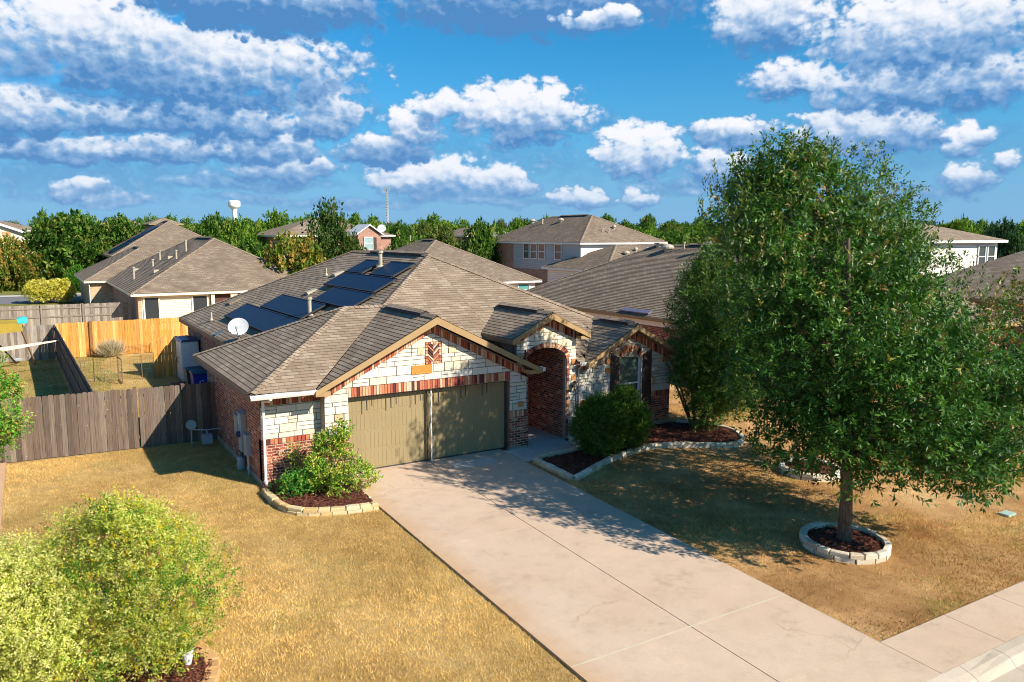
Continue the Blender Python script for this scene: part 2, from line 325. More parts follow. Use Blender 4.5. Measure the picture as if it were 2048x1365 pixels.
def mulchmat():
    m, nt, b = nmat('red_mulch'); tc = N_(nt, 'ShaderNodeTexCoord'); o = tc.outputs['Object']
    vo = N_(nt, 'ShaderNodeTexVoronoi'); vo.inputs['Scale'].default_value = 26; nt.links.new(o, vo.inputs['Vector'])
    sp = N_(nt, 'ShaderNodeSeparateColor'); nt.links.new(vo.outputs['Color'], sp.inputs[0])
    c = ramp(nt, sp.outputs[0], [(0, (.035, .010, .007)), (.4, (.11, .026, .014)), (.75, (.18, .05, .024)), (1, (.27, .11, .06))])
    nt.links.new(c, b.inputs['Base Color']); b.inputs['Roughness'].default_value = 1; bump(nt, b, vo.outputs['Distance'], 1, .03); return m
MULCH = mulchmat()
def leafmat(name, trans=.35, rough=.5, spec=.35):
    m, nt, b = nmat(name); a = N_(nt, 'ShaderNodeAttribute', attribute_name='Col')
    nt.links.new(a.outputs['Color'], b.inputs['Base Color']); b.inputs['Roughness'].default_value = rough; b.inputs['Specular IOR Level'].default_value = spec
    t = N_(nt, 'ShaderNodeBsdfTranslucent'); tcol = mixc(nt, 1.0, a.outputs['Color'], (1.25, 1.35, .5), 'MULTIPLY'); nt.links.new(tcol, t.inputs[0])
    mx = N_(nt, 'ShaderNodeMixShader'); mx.inputs[0].default_value = trans
    nt.links.new(b.outputs[0], mx.inputs[1]); nt.links.new(t.outputs[0], mx.inputs[2]); nt.links.new(mx.outputs[0], nt.nodes['Material Output'].inputs[0]); return m
LEAF = leafmat('leaf', .25, .46, .36); LEAFM = leafmat('leaf_matte', .35, .7, .1); GRASSM = leafmat('grass_blade', .25, .8, .1)
def barkmat(name, c0, c1):
    m, nt, b = nmat(name); tc = N_(nt, 'ShaderNodeTexCoord')
    mp = N_(nt, 'ShaderNodeMapping'); mp.inputs['Scale'].default_value = (30, 30, 5); nt.links.new(tc.outputs['Object'], mp.inputs[0])
    f = noise(nt, mp.outputs[0], 1, 6, .7); c = ramp(nt, f, [(.3, c0), (.65, c1)])
    nt.links.new(c, b.inputs['Base Color']); b.inputs['Roughness'].default_value = .95; bump(nt, b, f, .8, .03); return m
BARK = barkmat('bark', (.045, .028, .018), (.20, .14, .09)); BARKL = barkmat('pale_bark', (.12, .09, .06), (.34, .28, .20))

# ------------------------------------------------------------ value noise for colouring blades
_T = np.random.default_rng(3).random((256, 256))
def vnoise(x, y, s, oct=3):
    r = 0; amp = 1; tot = 0
    for k in range(oct):
        X = x*s*2**k+31.7*k; Y = y*s*2**k+17.3*k
        xi = np.floor(X).astype(int); yi = np.floor(Y).astype(int); fx = X-xi; fy = Y-yi
        fx = fx*fx*(3-2*fx); fy = fy*fy*(3-2*fy)
        a = _T[xi & 255, yi & 255]; b = _T[(xi+1) & 255, yi & 255]; c = _T[xi & 255, (yi+1) & 255]; d = _T[(xi+1) & 255, (yi+1) & 255]
        r = r+amp*((a*(1-fx)+b*fx)*(1-fy)+(c*(1-fx)+d*fx)*fy); tot += amp; amp *= .5
    return r/tot
GS = .0305
def gz(y): return max(GS*y, -.42) if y < 0 else 0.0

# ------------------------------------------------------------ ground, drive, pavement, road
def groundmat():
    m, nt, b = nmat('dry_lawn_soil'); tc = N_(nt, 'ShaderNodeTexCoord'); o = tc.outputs['Object']
    f1 = noise(nt, o, .45, 5, .6); f2 = noise(nt, o, 3.5, 6, .75); f3 = noise(nt, o, 38, 4, .8)
    tan = ramp(nt, f1, [(.32, (.36, .22, .075)), (.5, (.48, .32, .12)), (.68, (.58, .42, .19))])
    red = ramp(nt, f1, [(.3, (.28, .15, .06)), (.45, (.40, .225, .095)), (.58, (.54, .33, .15)), (.72, (.64, .43, .22))])
    gr = ramp(nt, f1, [(.3, (.10, .13, .03)), (.5, (.20, .20, .06)), (.7, (.34, .27, .10))])
    sp = N_(nt, 'ShaderNodeSeparateXYZ'); nt.links.new(o, sp.inputs[0])
    def step(v, a, c):
        n = N_(nt, 'ShaderNodeMapRange'); nt.links.new(v, n.inputs[0]); n.inputs[1].default_value = a; n.inputs[2].default_value = c; n.interpolation_type = 'SMOOTHSTEP'; return n.outputs[0]
    c = mixc(nt, step(sp.outputs[0], 3.0, 4.0), tan, red)
    c = mixc(nt, step(sp.outputs[1], 45, 62), c, gr)
    c = mixc(nt, 1.0, c, ramp(nt, f2, [(.3, (.72,)*3), (.5, (1,)*3), (.75, (1.25,)*3)]), 'MULTIPLY')
    c = mixc(nt, 1.0, c, ramp(nt, f3, [(.3, (.55,)*3), (.6, (1.2,)*3)]), 'MULTIPLY')
    nt.links.new(c, b.inputs['Base Color']); b.inputs['Roughness'].default_value = 1; b.inputs['Specular IOR Level'].default_value = .05
    bump(nt, b, f3, .8, .03); return m
m = MB()
prof = [(-900, -.5), (-24.3, -.5), (-24.2, -.62), (-13.62, -.62), (-13.58, -.425), (-13.5, -.418), (0, 0), (40, 0), (1400, 0)]
xs = [-900, -60, -20, 0, 20, 60, 1200]
for (y0, z0), (y1, z1) in zip(prof, prof[1:]):
    for x0, x1 in zip(xs, xs[1:]): m.poly([(x0, y0, z0), (x1, y0, z0), (x1, y1, z1), (x0, y1, z1)])
tag(m.build('ground', groundmat()), kind='structure')
def slab(mb, x0, x1, y0, y1, h=.045):
    n = max(1, int((y1-y0)/1.5)); ys = [y0+(y1-y0)*i/n for i in range(n+1)]
    for a, b in zip(ys, ys[1:]): mb.poly([(x0, a, gz(a)+h), (x1, a, gz(a)+h), (x1, b, gz(b)+h), (x0, b, gz(b)+h)])
    mb.poly([(x0, y0, gz(y0)-.05), (x1, y0, gz(y0)-.05), (x1, y0, gz(y0)+h), (x0, y0, gz(y0)+h)])
    for x in (x0, x1): mb.poly([(x, y0, gz(y0)-.05), (x, y1, gz(y1)-.05), (x, y1, gz(y1)+h), (x, y0, gz(y0)+h)])
m = MB()
rows = [(-.08, .22), (-5.28, -.10), (-10.34, -5.295), (-12.30, -10.365)]
for x0, x1 in ((-.17, 2.338), (2.356, 4.74)):
    for y0, y1 in rows: slab(m, x0, x1, y0, y1)
slab(m, -.17, 2.338, -13.40, -12.312); slab(m, 2.356, 4.74, -13.40, -12.312)
tag(m.build('driveway', CONC), kind='structure')
m = MB()
slab(m, -.16, 4.73, -13.39, .2, .028)
tag(m.build('driveway_joint', plain('joint_filler', (.13, .09, .065), .9)), kind='structure')
m = MB(); slab(m, -.165, 4.735, -10.366, -10.339, .047)
tag(m.build('expansion_strip', plain('pale_joint_strip', (.52, .46, .34), .8)), kind='structure')
m = MB(); m.poly([(2.75, -.95, gz(-.95)+.049), (4.05, -.95, gz(-.95)+.049), (4.05, -.32, gz(-.32)+.049), (2.75, -.32, gz(-.32)+.049)])
tag(m.build('driveway_patch', CONCG), kind='structure')
m = MB()
slab(m, 4.76, 5.6, -1.15, -.02, .046); slab(m, 5.62, 7.02, -1.13, .10, .044); slab(m, 5.54, 7.04, .11, 2.55, .06)
tag(m.build('entry_walk', CONCG), kind='structure')
m = MB(); x = 4.752; first = True
while x < 60:
    w = 1.84 if first else 1.55
    if first: slab(m, x, x+w, -13.36, -12.3)
    else: slab(m, x, x+w, -13.36, -12.3)
    x += w+.012; first = False
x = -.19
while x > -40: slab(m, x-1.55, x, -13.36, -12.3); x -= 1.562
tag(m.build('sidewalk', CONC), kind='structure')
m = MB(); slab(m, -40, 60, -13.37, -12.31, .03); tag(m.build('sidewalk_joint', bpy.data.materials['joint_filler']), kind='structure')
# kerb with a dropped length in front of the drive
def kerb_prof(d):
    t = gz(-13.38)+.05
    return [(-13.37, t), (-13.52-.0*d, t-.005-.03*d), (-13.64, t-.03-.05*d), (-13.74, t-.15), (-14.25, t-.17)]
m = MB(); secs = [(-40, 0), (-1.6, 0), (-.6, 1), (5.2, 1), (6.2, 0)] + [(6.2+1.56*k, 0) for k in range(1, 34)]
for (xa, da), (xb, db) in zip(secs, secs[1:]):
    pa = kerb_prof(da); pb = kerb_prof(db)
    for i in range(len(pa)-1):
        m.poly([(xa, *pa[i+1]), (xb-.008, *pb[i+1]), (xb-.008, *pb[i]), (xa, *pa[i])], uv=[(xa, pa[i+1][0]), (xb, pa[i+1][0]), (xb, pa[i][0]), (xa, pa[i][0])])
tag(m.build('kerb', CONCL), kind='structure')
m = MB(); m.poly([(-200, -23.8, -.55), (200, -23.8, -.55), (200, -14.2, -.545), (-200, -14.2, -.545)])
tag(m.build('road', ASPH), kind='structure')
m = MB(); m.poly([(-120, 69.3, .012), (.6, 67.3, .012), (.6, 77, .012), (-120, 80, .012)])
tag(m.build('side_street', plain('grey_asphalt', (.17, .165, .17), .9)), kind='structure')
m = MB(); m.poly([(-120, 77.5, .03), (3, 77.3, .03), (3, 79.6, .03), (-120, 82.4, .03)])
tag(m.build('far_pavement', CONCG), kind='structure')

# ------------------------------------------------------------ roofs
def shingle(mb, pts, course=.143, lift=.017, cidx=0):
    P = [Vector(p) for p in pts]; n = newell(P)
    if n.z < 0: P.reverse(); n = -n
    h = Vector((-n.y, n.x, 0)).normalized(); up = n.cross(h)
    if up.z < 0: up = -up
    vs = [p.dot(up) for p in P]; k0 = math.floor(min(vs)/course); k1 = math.ceil(max(vs)/course)
    for k in range(k0, k1):
        q = clip(clip(P, up, (k+1)*course), -up, -k*course)
        if len(q) < 3: continue
        r = [p+n*(lift*(1-(p.dot(up)/course-k))) for p in q]
        mb.poly(r, uv=[(p.dot(h), p.dot(up)) for p in q])
        for i in range(len(q)):
            a = q[i]; b = q[(i+1) % len(q)]
            if abs(a.dot(up)-k*course) < 1e-4 and abs(b.dot(up)-k*course) < 1e-4 and (a-b).length > .02:
                mb.poly([a-n*.002, b-n*.002, b+n*lift, a+n*lift], uv=[(a.dot(h), k*course+.002), (b.dot(h), k*course+.002), (b.dot(h), k*course+.008), (a.dot(h), k*course+.008)])
def hipcap(mb, a, b, n1, n2, w=.14, step=.15):
    a = Vector(a); b = Vector(b); d = (b-a); Ln = d.length; d.normalize(); n1 = Vector(n1).normalized(); n2 = Vector(n2).normalized()
    up = (n1+n2).normalized(); k = int(Ln/step)
    s1 = d.cross(n1).normalized(); s2 = d.cross(n2).normalized()
    if s1.dot(n2) > 0: s1 = -s1
    if s2.dot(n1) > 0: s2 = -s2
    for i in range(k):
        p = a+d*(Ln*i/k); q = a+d*(Ln*(i+1)/k); sh = i*.32
        for s, nn in ((s1, n1), (s2, n2)):
            mb.poly([p+up*.052, q+up*.034, q+s*w+nn*.024, p+s*w+nn*.036], uv=[(sh, .03+.143*i), (sh, .12+.143*i), (sh+.2, .12+.143*i), (sh+.2, .03+.143*i)])
            mb.poly([p+up*.052, p+up*.03, p+s*w+nn*.01, p+s*w+nn*.036], uv=[(0, .001)]*4)
def pln(p):
    n = newell([Vector(x) for x in p]); return n if n.z > 0 else -n
def fascia(mb, a, b, h, out, t=.03):
    a = Vector(a); b = Vector(b); o = Vector(out)*t; z = Vector((0, 0, h))
    q = [a-z, b-z, b-Vector((0, 0, .012)), a-Vector((0, 0, .012))]
    mb.prism([tuple(x) for x in q], tuple(o))

# ------------------------------------------------------------ masonry blocks
STP = [(.78, .72, .60), (.82, .77, .66), (.74, .68, .56), (.80, .73, .59), (.76, .66, .48), (.84, .80, .71), (.79, .74, .64), (.80, .76, .67)]
def stone_blocks(mb, regions, x0, x1, z0, z1, y, seed, blocked=(), big=1.0):
    rr = random.Random(seed); z = z0
    while z < z1:
        h = rr.choice([.10, .13, .17, .20, .24])*big; x = x0-rr.uniform(0, .3)
        while x < x1:
            w = rr.uniform(.2, .62)*big; c = rr.choice(STP); kk = rr.uniform(.84, 1.06)
            if rr.random() < .02: c = (.64, .48, .28)
            c = tuple(min(1, q*kk*.87) for q in c); dep = rr.uniform(.018, .045)
            split = rr.random() < .25 and h > .15
            cells = [(x, x+w, z, z+h/2), (x, x+w, z+h/2, z+h)] if split else [(x, x+w, z, z+h)]
            for (a, b, e, f) in cells:
                g = .010; q = [Vector((a+g, 0, e+g)), Vector((b-g, 0, e+g)), Vector((b-g, 0, f-g)), Vector((a+g, 0, f-g))]
                for reg in regions:
                    p = q; R_ = [Vector((u, 0, v)) for u, v in reg]
                    for i in range(len(R_)):
                        aa = R_[i]; bb = R_[(i+1) % len(R_)]; e_ = bb-aa; nn = Vector((e_.z, 0, -e_.x))
                        if nn.length < 1e-6: continue
                        nn.normalize(); p = clip(p, nn, aa.dot(nn))
                        if len(p) < 3: break
                    if len(p) < 3: continue
                    F = [(v.x, y-dep, v.z) for v in p]; B = [(v.x, y, v.z) for v in p]
                    mb.poly(F, c=c)
                    for i in range(len(F)):
                        j = (i+1) % len(F); mb.poly([F[j], F[i], B[i], B[j]], c=c)
            x += w
        z += h
SOLP = [(.62, .45, .33), (.42, .13, .07), (.50, .20, .10), (.30, .075, .05), (.60, .34, .20), (.09, .035, .035), (.48, .17, .09), (.64, .42, .27), (.36, .09, .06), (.52, .26, .15)]
def bricks_along(mb, p0, p1, hv, y, bw=.078, dep=.03, seed=1, pal=SOLP):
    rr = random.Random(seed); p0 = Vector(p0); p1 = Vector(p1); hv = Vector(hv); d = p1-p0; n = max(1, round(d.length/bw)); d = d/n
    for i in range(n):
        c = rr.choice(pal); a = p0+d*(i+.09); b = p0+d*(i+.91)
        h0 = hv*.03; h1 = hv*.97
        q = [a+h0, b+h0, b+h1, a+h1]
        mb.prism([(v.x, y, v.z) for v in q], (0, -dep, 0), c=c)
def ring(cx, cz, rx, rz, t, a0, a1, y, mb, seed, bw=.075, dep=.03):
    rr = random.Random(seed); n = int(abs(a1-a0)*(rx+rz)/2/bw)
    for i in range(n):
        c = rr.choice(SOLP); u = a0+(a1-a0)*(i+.07)/n; v = a0+(a1-a0)*(i+.93)/n
        q = [(cx+rx*cos(u), y, cz+rz*sin(u)), (cx+rx*cos(v), y, cz+rz*sin(v)), (cx+(rx+t)*cos(v), y, cz+(rz+t)*sin(v)), (cx+(rx+t)*cos(u), y, cz+(rz+t)*sin(u))]
        mb.prism(q, (0, -dep, 0), c=c)

# ------------------------------------------------------------ the main house
H = empty('brick_house', (4.5, 8, 0), 'single-storey brick and white stone house with olive garage door and arched porch', 'house')
def build_main():
    # roof facets
    Q = (2.41, 3.38, 4.20); P = (1.15, 3.42, 4.20); Rf = (5.35, 6.25, 5.675); Rb = (5.35, 13.95, 5.675)
    A = (-2.55, -.30, 2.54); B = (-2.55, 7.2, 2.54)
    fac = {
        'wl': [A, P, B], 'wf': [A, (-.99, -.36, 2.51), Q, P], 'wb': [B, P, Q, (-1, 7.15, 2.5)],
        'gl': [(-.99, -.42, 2.5), (2.41, -.42, 4.2), Q], 'gr': [(2.41, -.42, 4.2), (5.81, -.42, 2.5), (5.81, -.08, 2.5), Q],
        'mf': [(5.81, -.1, 2.5), (11.7, -.1, 2.5), Rf, Q], 'ml': [(-1, 20.3, 2.5), (-1, 7.15, 2.5), Q, Rf, Rb],
        'mr': [(11.7, -.1, 2.5), (11.7, 20.3, 2.5), Rb, Rf], 'mb': [(11.7, 20.3, 2.5), (-1, 20.3, 2.5), Rb],
        'pl': [(4.93, -.22, 3.38), (6.33, -.22, 4.08), (6.33, 3.1, 4.08), (4.93, 1.7, 3.38)], 'pr': [(6.33, -.22, 4.08), (7.73, -.22, 3.38), (7.73, 1.7, 3.38), (6.33, 3.1, 4.08)],
        'bl': [(7.61, -.32, 2.5), (9.54, -.32, 3.56), (9.54, 2.05, 3.56), (7.61, -.08, 2.5)], 'br': [(9.54, -.32, 3.56), (11.47, -.32, 2.5), (11.47, 0, 2.5), (9.54, 2.05, 3.56)],
    }
    m = MB()
    X1 = Vector((1, 0, 0)); Y1 = Vector((0, 1, 0))
    for k, p in fac.items():
        if k != 'mf': shingle(m, p, lift=.009); continue
        V_ = [Vector(q) for q in p]
        for xa, xb, ymin in ((-5, 5.28, -9), (5.28, 7.38, 1.6), (7.38, 7.72, -9), (7.72, 11.3, .22), (11.3, 20, -9)):
            q = clip(clip(clip(V_, X1, xb), -X1, -xa), -Y1, -ymin)
            if len(q) > 2: shingle(m, [tuple(v) for v in q], lift=.009)
    nl = pln(fac['ml']); nf = pln(fac['mf']); nr = pln(fac['mr']); nb = pln(fac['mb']); nwl = pln(fac['wl']); nwf = pln(fac['wf']); nwb = pln(fac['wb'])
    hipcap(m, (-2.53, -.28, 2.55), P, nwl, nwf); hipcap(m, B, P, nwl, nwb); hipcap(m, P, Q, nwf, nwb)
    hipcap(m, Q, Rf, nl, nf); hipcap(m, (11.65, -.05, 2.52), Rf, nf, nr); hipcap(m, Rf, Rb, nl, nr); hipcap(m, (-1, 20.3, 2.5), Rb, nl, nb)
    ngl = pln(fac['gl']); ngr = pln(fac['gr']); hipcap(m, (2.41, -.4, 4.2), Q, ngl, ngr)
    hipcap(m, (6.33, -.2, 4.08), (6.33, 3.0, 4.08), pln(fac['pl']), pln(fac['pr'])); hipcap(m, (9.54, -.3, 3.56), (9.54, 2.0, 3.56), pln(fac['bl']), pln(fac['br']))
    roof = m.build('roof', SHING, H)
    # ridge vents: raised caps over black bodies that paint in the shadow gap
    for (x, y0, y1, z) in ((2.41, .35, 2.85, 4.2), (5.35, 6.6, 11.6, 5.675), (6.33, .45, 2.75, 4.08), (9.54, .0, 1.5, 3.56)):
        v = MB(); v.prism([(x-.15, y0, z-.03), (x+.15, y0, z-.03), (x+.13, y0, z+.05), (x, y0, z+.085), (x-.13, y0, z+.05)], (0, y1-y0, 0)); v.build('vent_gap_shade', BLACKBLUE, roof)
        v = MB(); v.prism([(x-.165, y0-.02, z+.045), (x, y0-.02, z+.09), (x+.165, y0-.02, z+.045), (x, y0-.02, z+.115)], (0, y1-y0+.04, 0)); v.build('ridge_vent', SHING, roof)
    # undersides
    m = MB()
    for k in ('gl', 'gr', 'pl', 'pr', 'bl', 'br'):
        m.poly([(p[0], p[1]+.02, p[2]-.13) for p in fac[k]])
    m.poly([(-2.53, -.28, 2.37), (-.99, -.28, 2.37), (-.99, .4, 2.37), (-2.2, .4, 2.37), (-2.2, 7.1, 2.37), (-2.53, 7.1, 2.37)])
    m.poly([(-.98, 7.3, 2.37), (-.68, 7.3, 2.37), (-.68, 20.2, 2.37), (-.98, 20.2, 2.37)]); m.poly([(7.42, -.08, 2.37), (7.75, -.08, 2.37), (7.75, .1, 2.37), (7.42, .1, 2.37)])
    m.poly([(11.25, 0, 2.37), (11.68, 0, 2.37), (11.68, 20.2, 2.37), (11.25, 20.2, 2.37)])
    m.build('soffit', TRIM, H)
    m = MB()
    fascia(m, A, B, .17, (-1, 0, 0)); fascia(m, B, (-1, 7.2, 2.54), .17, (0, 1, 0)); fascia(m, (-1, 7.25, 2.5), (-1, 20.3, 2.5), .17, (-1, 0, 0))
    fascia(m, (11.7, -.1, 2.5), (11.7, 20.3, 2.5), .17, (1, 0, 0)); fascia(m, (-1, 20.3, 2.5), (11.7, 20.3, 2.5), .17, (0, 1, 0))
    fascia(m, (4.93, -.2, 3.38), (4.93, 1.7, 3.38), .16, (-1, 0, 0)); fascia(m, (7.73, -.2, 3.38), (7.73, 1.7, 3.38), .16, (1, 0, 0)); fascia(m, (5.81, -.4, 2.5), (5.81, -.1, 2.5), .16, (1, 0, 0))
    m.build('fascia', TRIMD, H)
    m = MB()  # rake boards with boxed returns
    def rake(xl, xr, xc, y, ze, zp, h, ret):
        for xa in (xl, xr):
            m.prism([(xa, y, ze-h*.75), (xc, y, zp-h), (xc, y, zp-.012), (xa, y, ze-.012)] if xa < xc else [(xc, y, zp-h), (xa, y, ze-h*.75), (xa, y, ze-.012), (xc, y, zp-.012)], (0, -.035, 0))
        s = (zp-ze)/(xc-xl)
        for a, sg in ((xl, 1), (xr, -1)):
            m.prism([(a, y+.004, ze-.165), (a+sg*ret, y+.004, ze-.165), (a+sg*ret, y+.004, ze-.165+s*ret*.55), (a, y+.004, ze-.03)], (0, .36, 0))
    rake(-.99, 5.81, 2.41, -.42, 2.5, 4.2, .21, .40); rake(4.93, 7.73, 6.33, -.22, 3.38, 4.08, .19, .34); rake(7.61, 11.47, 9.54, -.32, 2.5, 3.56, .18, .30)
    m.build('rake_board', TRIM, H)
    # gutters
    def gutter(xa, xb, y, z):
        g = MB(); q = [(xa, y, z-.12), (xa, y-.08, z-.12), (xa, y-.11, z-.06), (xa, y-.12, z+.0), (xa, y-.10, z+.0), (xa, y-.085, z-.09), (xa, y-.01, z-.09), (xa, y-.01, z)]
        g.prism(q, (xb-xa, 0, 0)); return g
    g = gutter(-2.57, -.92, -.31, 2.52); g.build('gutter', WHITE, H)
    g = gutter(7.42, 7.98, -.12, 2.5); g.build('gutter', WHITE, H)
    g = MB(); g.prism([(5.84, -.44, 2.38), (5.93, -.44, 2.40), (5.95, -.44, 2.50), (5.84, -.44, 2.50)], (0, .30, 0)); g.build('gutter', WHITE, H)
    g = MB(); g.path([(-2.10, -.40, 2.40), (-2.12, -.30, 2.33), (-2.14, .22, 2.25), (-2.14, .26, .25), (-2.18, .02, .05)], [.038]*5, 6); g.build('downspout', WHITE, H)
    g = MB(); g.path([(7.46, -.2, 2.40), (7.47, 0.0, 2.25), (7.47, .0, .2)], [.03]*3, 6); g.build('downspout', GREYM, H)
    # walls
    m = MB()
    m.box((-2.2, .352, .14), (-2.0, 7.2, 2.4)); m.box((-.7, 7.2, .14), (-.5, 20, 2.4)); m.poly([(-2.2, 7.2, .14), (-.7, 7.2, .14), (-.7, 7.2, 2.4), (-2.2, 7.2, 2.4)])
    m.box((11.08, .052, .2), (11.28, 20, 2.4)); m.poly([(-.7, 20, 0), (11.28, 20, 0), (11.28, 20, 2.4), (-.7, 20, 2.4)])
    m.box((-2.2, .35, .02), (-.65, .55, 1.22)); m.box((-.65, 0, .02), (-.002, .5, 1.02)); m.box((4.952, .0, .10), (5.53, .5, 1.02))
    m.poly([(5.53, .0, .06), (5.53, 2.6, .06), (5.53, 2.6, 3.0), (5.53, 0, 3.0)]); m.box((7.05, .104, .06), (7.2, 2.6, 3.1)); m.poly([(5.53, 2.55, .06), (7.05, 2.55, .06), (7.05, 2.55, 3.1), (5.53, 2.55, 3.1)])
    m.box((7.4, .05, .2), (11.28, .25, 1.08)); m.box((5.535, .02, .06), (5.62, .12, 2.7))
    m.build('brick_wall', BRICK, H)
    m = MB(); m.poly([(5.5, .1, 3.1), (7.1, .1, 3.1), (7.1, 2.6, 3.1), (5.5, 2.6, 3.1)]); m.build('porch_ceiling', TRIM, H)
    for a_, b_ in (((-2.215, .34, 0), (-2.0, 7.22, .14)), ((-.715, 7.2, 0), (-.5, 20, .14)), ((7.4, .03, -.05), (11.3, .3, .2)), ((4.95, -.012, 0), (5.545, .5, .10)), ((11.2, .31, -.05), (11.3, 20, .2))):
        m = MB(); m.box(a_, b_); m.build('foundation', FOUND, H)
    # mortar backing for the stone
    MORT = plain('mortar_backing', (.33, .28, .22), .95)
    m = MB()
    m.box((-2.19, .36, 1.22), (-.65, .5, 2.36)); m.box((-.65, 0, 1.02), (-.002, .4, 2.4))
    m.prism([(-.64, .001, 2.135), (5.52, .001, 2.135), (5.52, .001, 2.45), (2.41, .001, 4.0), (-.64, .001, 2.45)], (0, .19, 0)); m.box((4.953, .001, 1.02), (5.525, .35, 2.14))
    m.poly([(5.25, .3, 2.2), (5.25, 1.6, 2.2), (5.25, 1.6, 3.4), (5.25, .3, 3.4)]); m.box((7.20, .101, .06), (7.40, 1.8, 3.3))
    nn = 10; xs_ = [5.25+(7.4-5.25)*i/24 for i in range(25)]
    def archz(x, o=0.0):
        t = (x-6.3)/(.75+o)
        return 2.60+(.40+o)*sqrt(1-t*t) if abs(t) < 1 else None
    def top(x): return 4.0-.5*abs(x-6.33)
    for a, b in zip(xs_, xs_[1:]):
        za, zb = archz(a), archz(b)
        if za is None or zb is None: za = zb = .06 if b > 7.0 else 2.2
        m.prism([(a, .10, za), (b, .10, zb), (b, .10, top(b)-.05), (a, .10, top(a)-.05)], (0, .15, 0))
    m.box((7.402, .051, 1.08), (9.09, .2, 2.5)); m.box((10.01, .051, 1.08), (11.27, .2, 2.42)); m.box((9.09, .051, .6), (10.01, .2, .78))
    m.prism([(7.75, .051, 2.5), (9.09, .051, 2.5), (10.01, .051, 2.42), (11.27, .051, 2.42), (11.27, .051, 2.5), (9.54, .051, 3.4), (7.9, .051, 2.55)], (0, .15, 0))
    m.build('mortar', MORT, H)
    # limestone
    m = MB()
    stone_blocks(m, [[(-2.19, 1.22), (-.65, 1.22), (-.65, 2.09), (-2.19, 2.09)]], -2.2, -.6, 1.22, 2.3, .36, 3, big=1.1)
    L1 = lambda x: 3.72-.5*abs(x-2.43)
    regs = [[(-.64, 1.22), (-.01, 1.22), (-.01, L1(-.01)), (-.64, L1(-.64))],
            [(-.01, 2.42), (2.22, 2.42), (2.22, L1(2.22)), (-.01, L1(-.01))],
            [(2.22, 2.42), (2.74, 2.42), (2.74, 2.84), (2.22, 2.84)], [(2.22, 3.47), (2.74, 3.47), (2.74, L1(2.74)), (2.41, L1(2.41)), (2.22, L1(2.22))],
            [(2.74, 2.42), (4.96, 2.42), (4.96, L1(4.96)), (2.74, L1(2.74))], [(4.96, 1.22), (5.52, 1.22), (5.52, 2.20), (4.96, L1(4.96))]]
    stone_blocks(m, regs, -.7, 5.6, 1.22, 3.85, 0, 11, big=1.05)
    tp2 = lambda x: 3.67-.45*abs(x-6.33)
    regs = []
    for a, b in zip(xs_, xs_[1:]):
        za, zb = archz(a, .15), archz(b, .15)
        if za is None or zb is None:
            if b > 7.12: za = zb = .06
            elif a < 5.5: za = zb = 2.2
            else: continue
        regs.append([(a, za), (b, zb), (b, tp2(b)), (a, tp2(a))])
    stone_blocks(m, regs, 5.2, 7.5, .06, 4.0, .10, 21)
    L2 = lambda x: 3.08-.5*abs(x-9.56)
    regs = [[(7.41, 1.25), (8.70, 1.25), (8.70, L2(8.7)), (7.9, L2(7.9)), (7.41, 2.2)], [(8.7, .8), (9.09, .8), (9.09, 2.62), (8.70, L2(8.7))], [(9.09, 2.84), (9.54, 2.92), (9.54, L2(9.54)), (9.09, L2(9.09))], [(8.70, 2.62), (9.09, 2.62), (9.09, L2(9.09)), (8.7, L2(8.7))],
            [(9.54, 2.92), (10.0, 2.84), (10.0, L2(10)), (9.54, L2(9.54))], [(10.0, .8), (10.4, .8), (10.4, L2(10.4)), (10.0, L2(10.0))], [(10.4, 1.25), (11.27, 1.25), (11.27, L2(11.27)), (10.4, L2(10.4))]]
    stone_blocks(m, regs, 7.4, 11.4, .8, 3.3, .05, 33)
    # side of the porch tower above the garage roof
    m.build('limestone_facing', STONE, H)
    RUST = attrmat('rust_stone', .9, 30, .5, .5)
    m = MB(); m.box((1.80, -.062, 2.60), (2.42, -.0, 2.84), c=(.56, .23, .05)); m.build('orange_stone', RUST, H)
    for x, z, w, h in ((2.95, 3.12, .22, .14), (2.0, 3.14, .16, .2), (7.22, 2.42, .17, .17), (7.22, 1.92, .17, .15), (8.55, 2.30, .16, .2), (8.52, 2.02, .2, .17), (5.22, 1.32, .18, .15), (10.9, 2.20, .22, .15), (9.78, 2.98, .14, .14)):
        yy = 0 if x < 5.6 else (.10 if x < 7.45 else .05)
        m = MB(); m.box((x, yy-.06, z), (x+w, yy, z+h), c=(.50, .22, .08) if x > 5 else (.70, .52, .30)); m.build('orange_stone', RUST, H)
    # soldier courses, rake bands, arches, panel
    m = MB()
    bricks_along(m, (0, 0, 2.15), (4.95, 0, 2.15), (0, 0, .26), .0, seed=2, dep=.035)
    up = Vector((0, 0, .23))
    bricks_along(m, (-.45, 0, 2.28), (2.43, 0, 3.72), up, .0, seed=3); bricks_along(m, (2.43, 0, 3.72), (5.52, 0, 2.18), up, .0, seed=4)
    bricks_along(m, (-.64, 0, 2.12), (-.36, 0, 2.12), (0, 0, .2), 0, seed=5); bricks_along(m, (5.3, 0, 2.15), (5.52, 0, 2.15), (0, 0, .2), 0, seed=6)
    bricks_along(m, (-2.18, 0, 2.09), (-.66, 0, 2.09), (0, 0, .22), .36, seed=7); bricks_along(m, (-2.18, 0, 1.08), (-.66, 0, 1.08), (0, 0, .14), .35, seed=8, bw=.1)
    bricks_along(m, (-.64, 0, 1.02), (-.01, 0, 1.02), (0, 0, .19), 0, seed=9); bricks_along(m, (4.96, 0, 1.02), (5.52, 0, 1.02), (0, 0, .19), 0, seed=10)
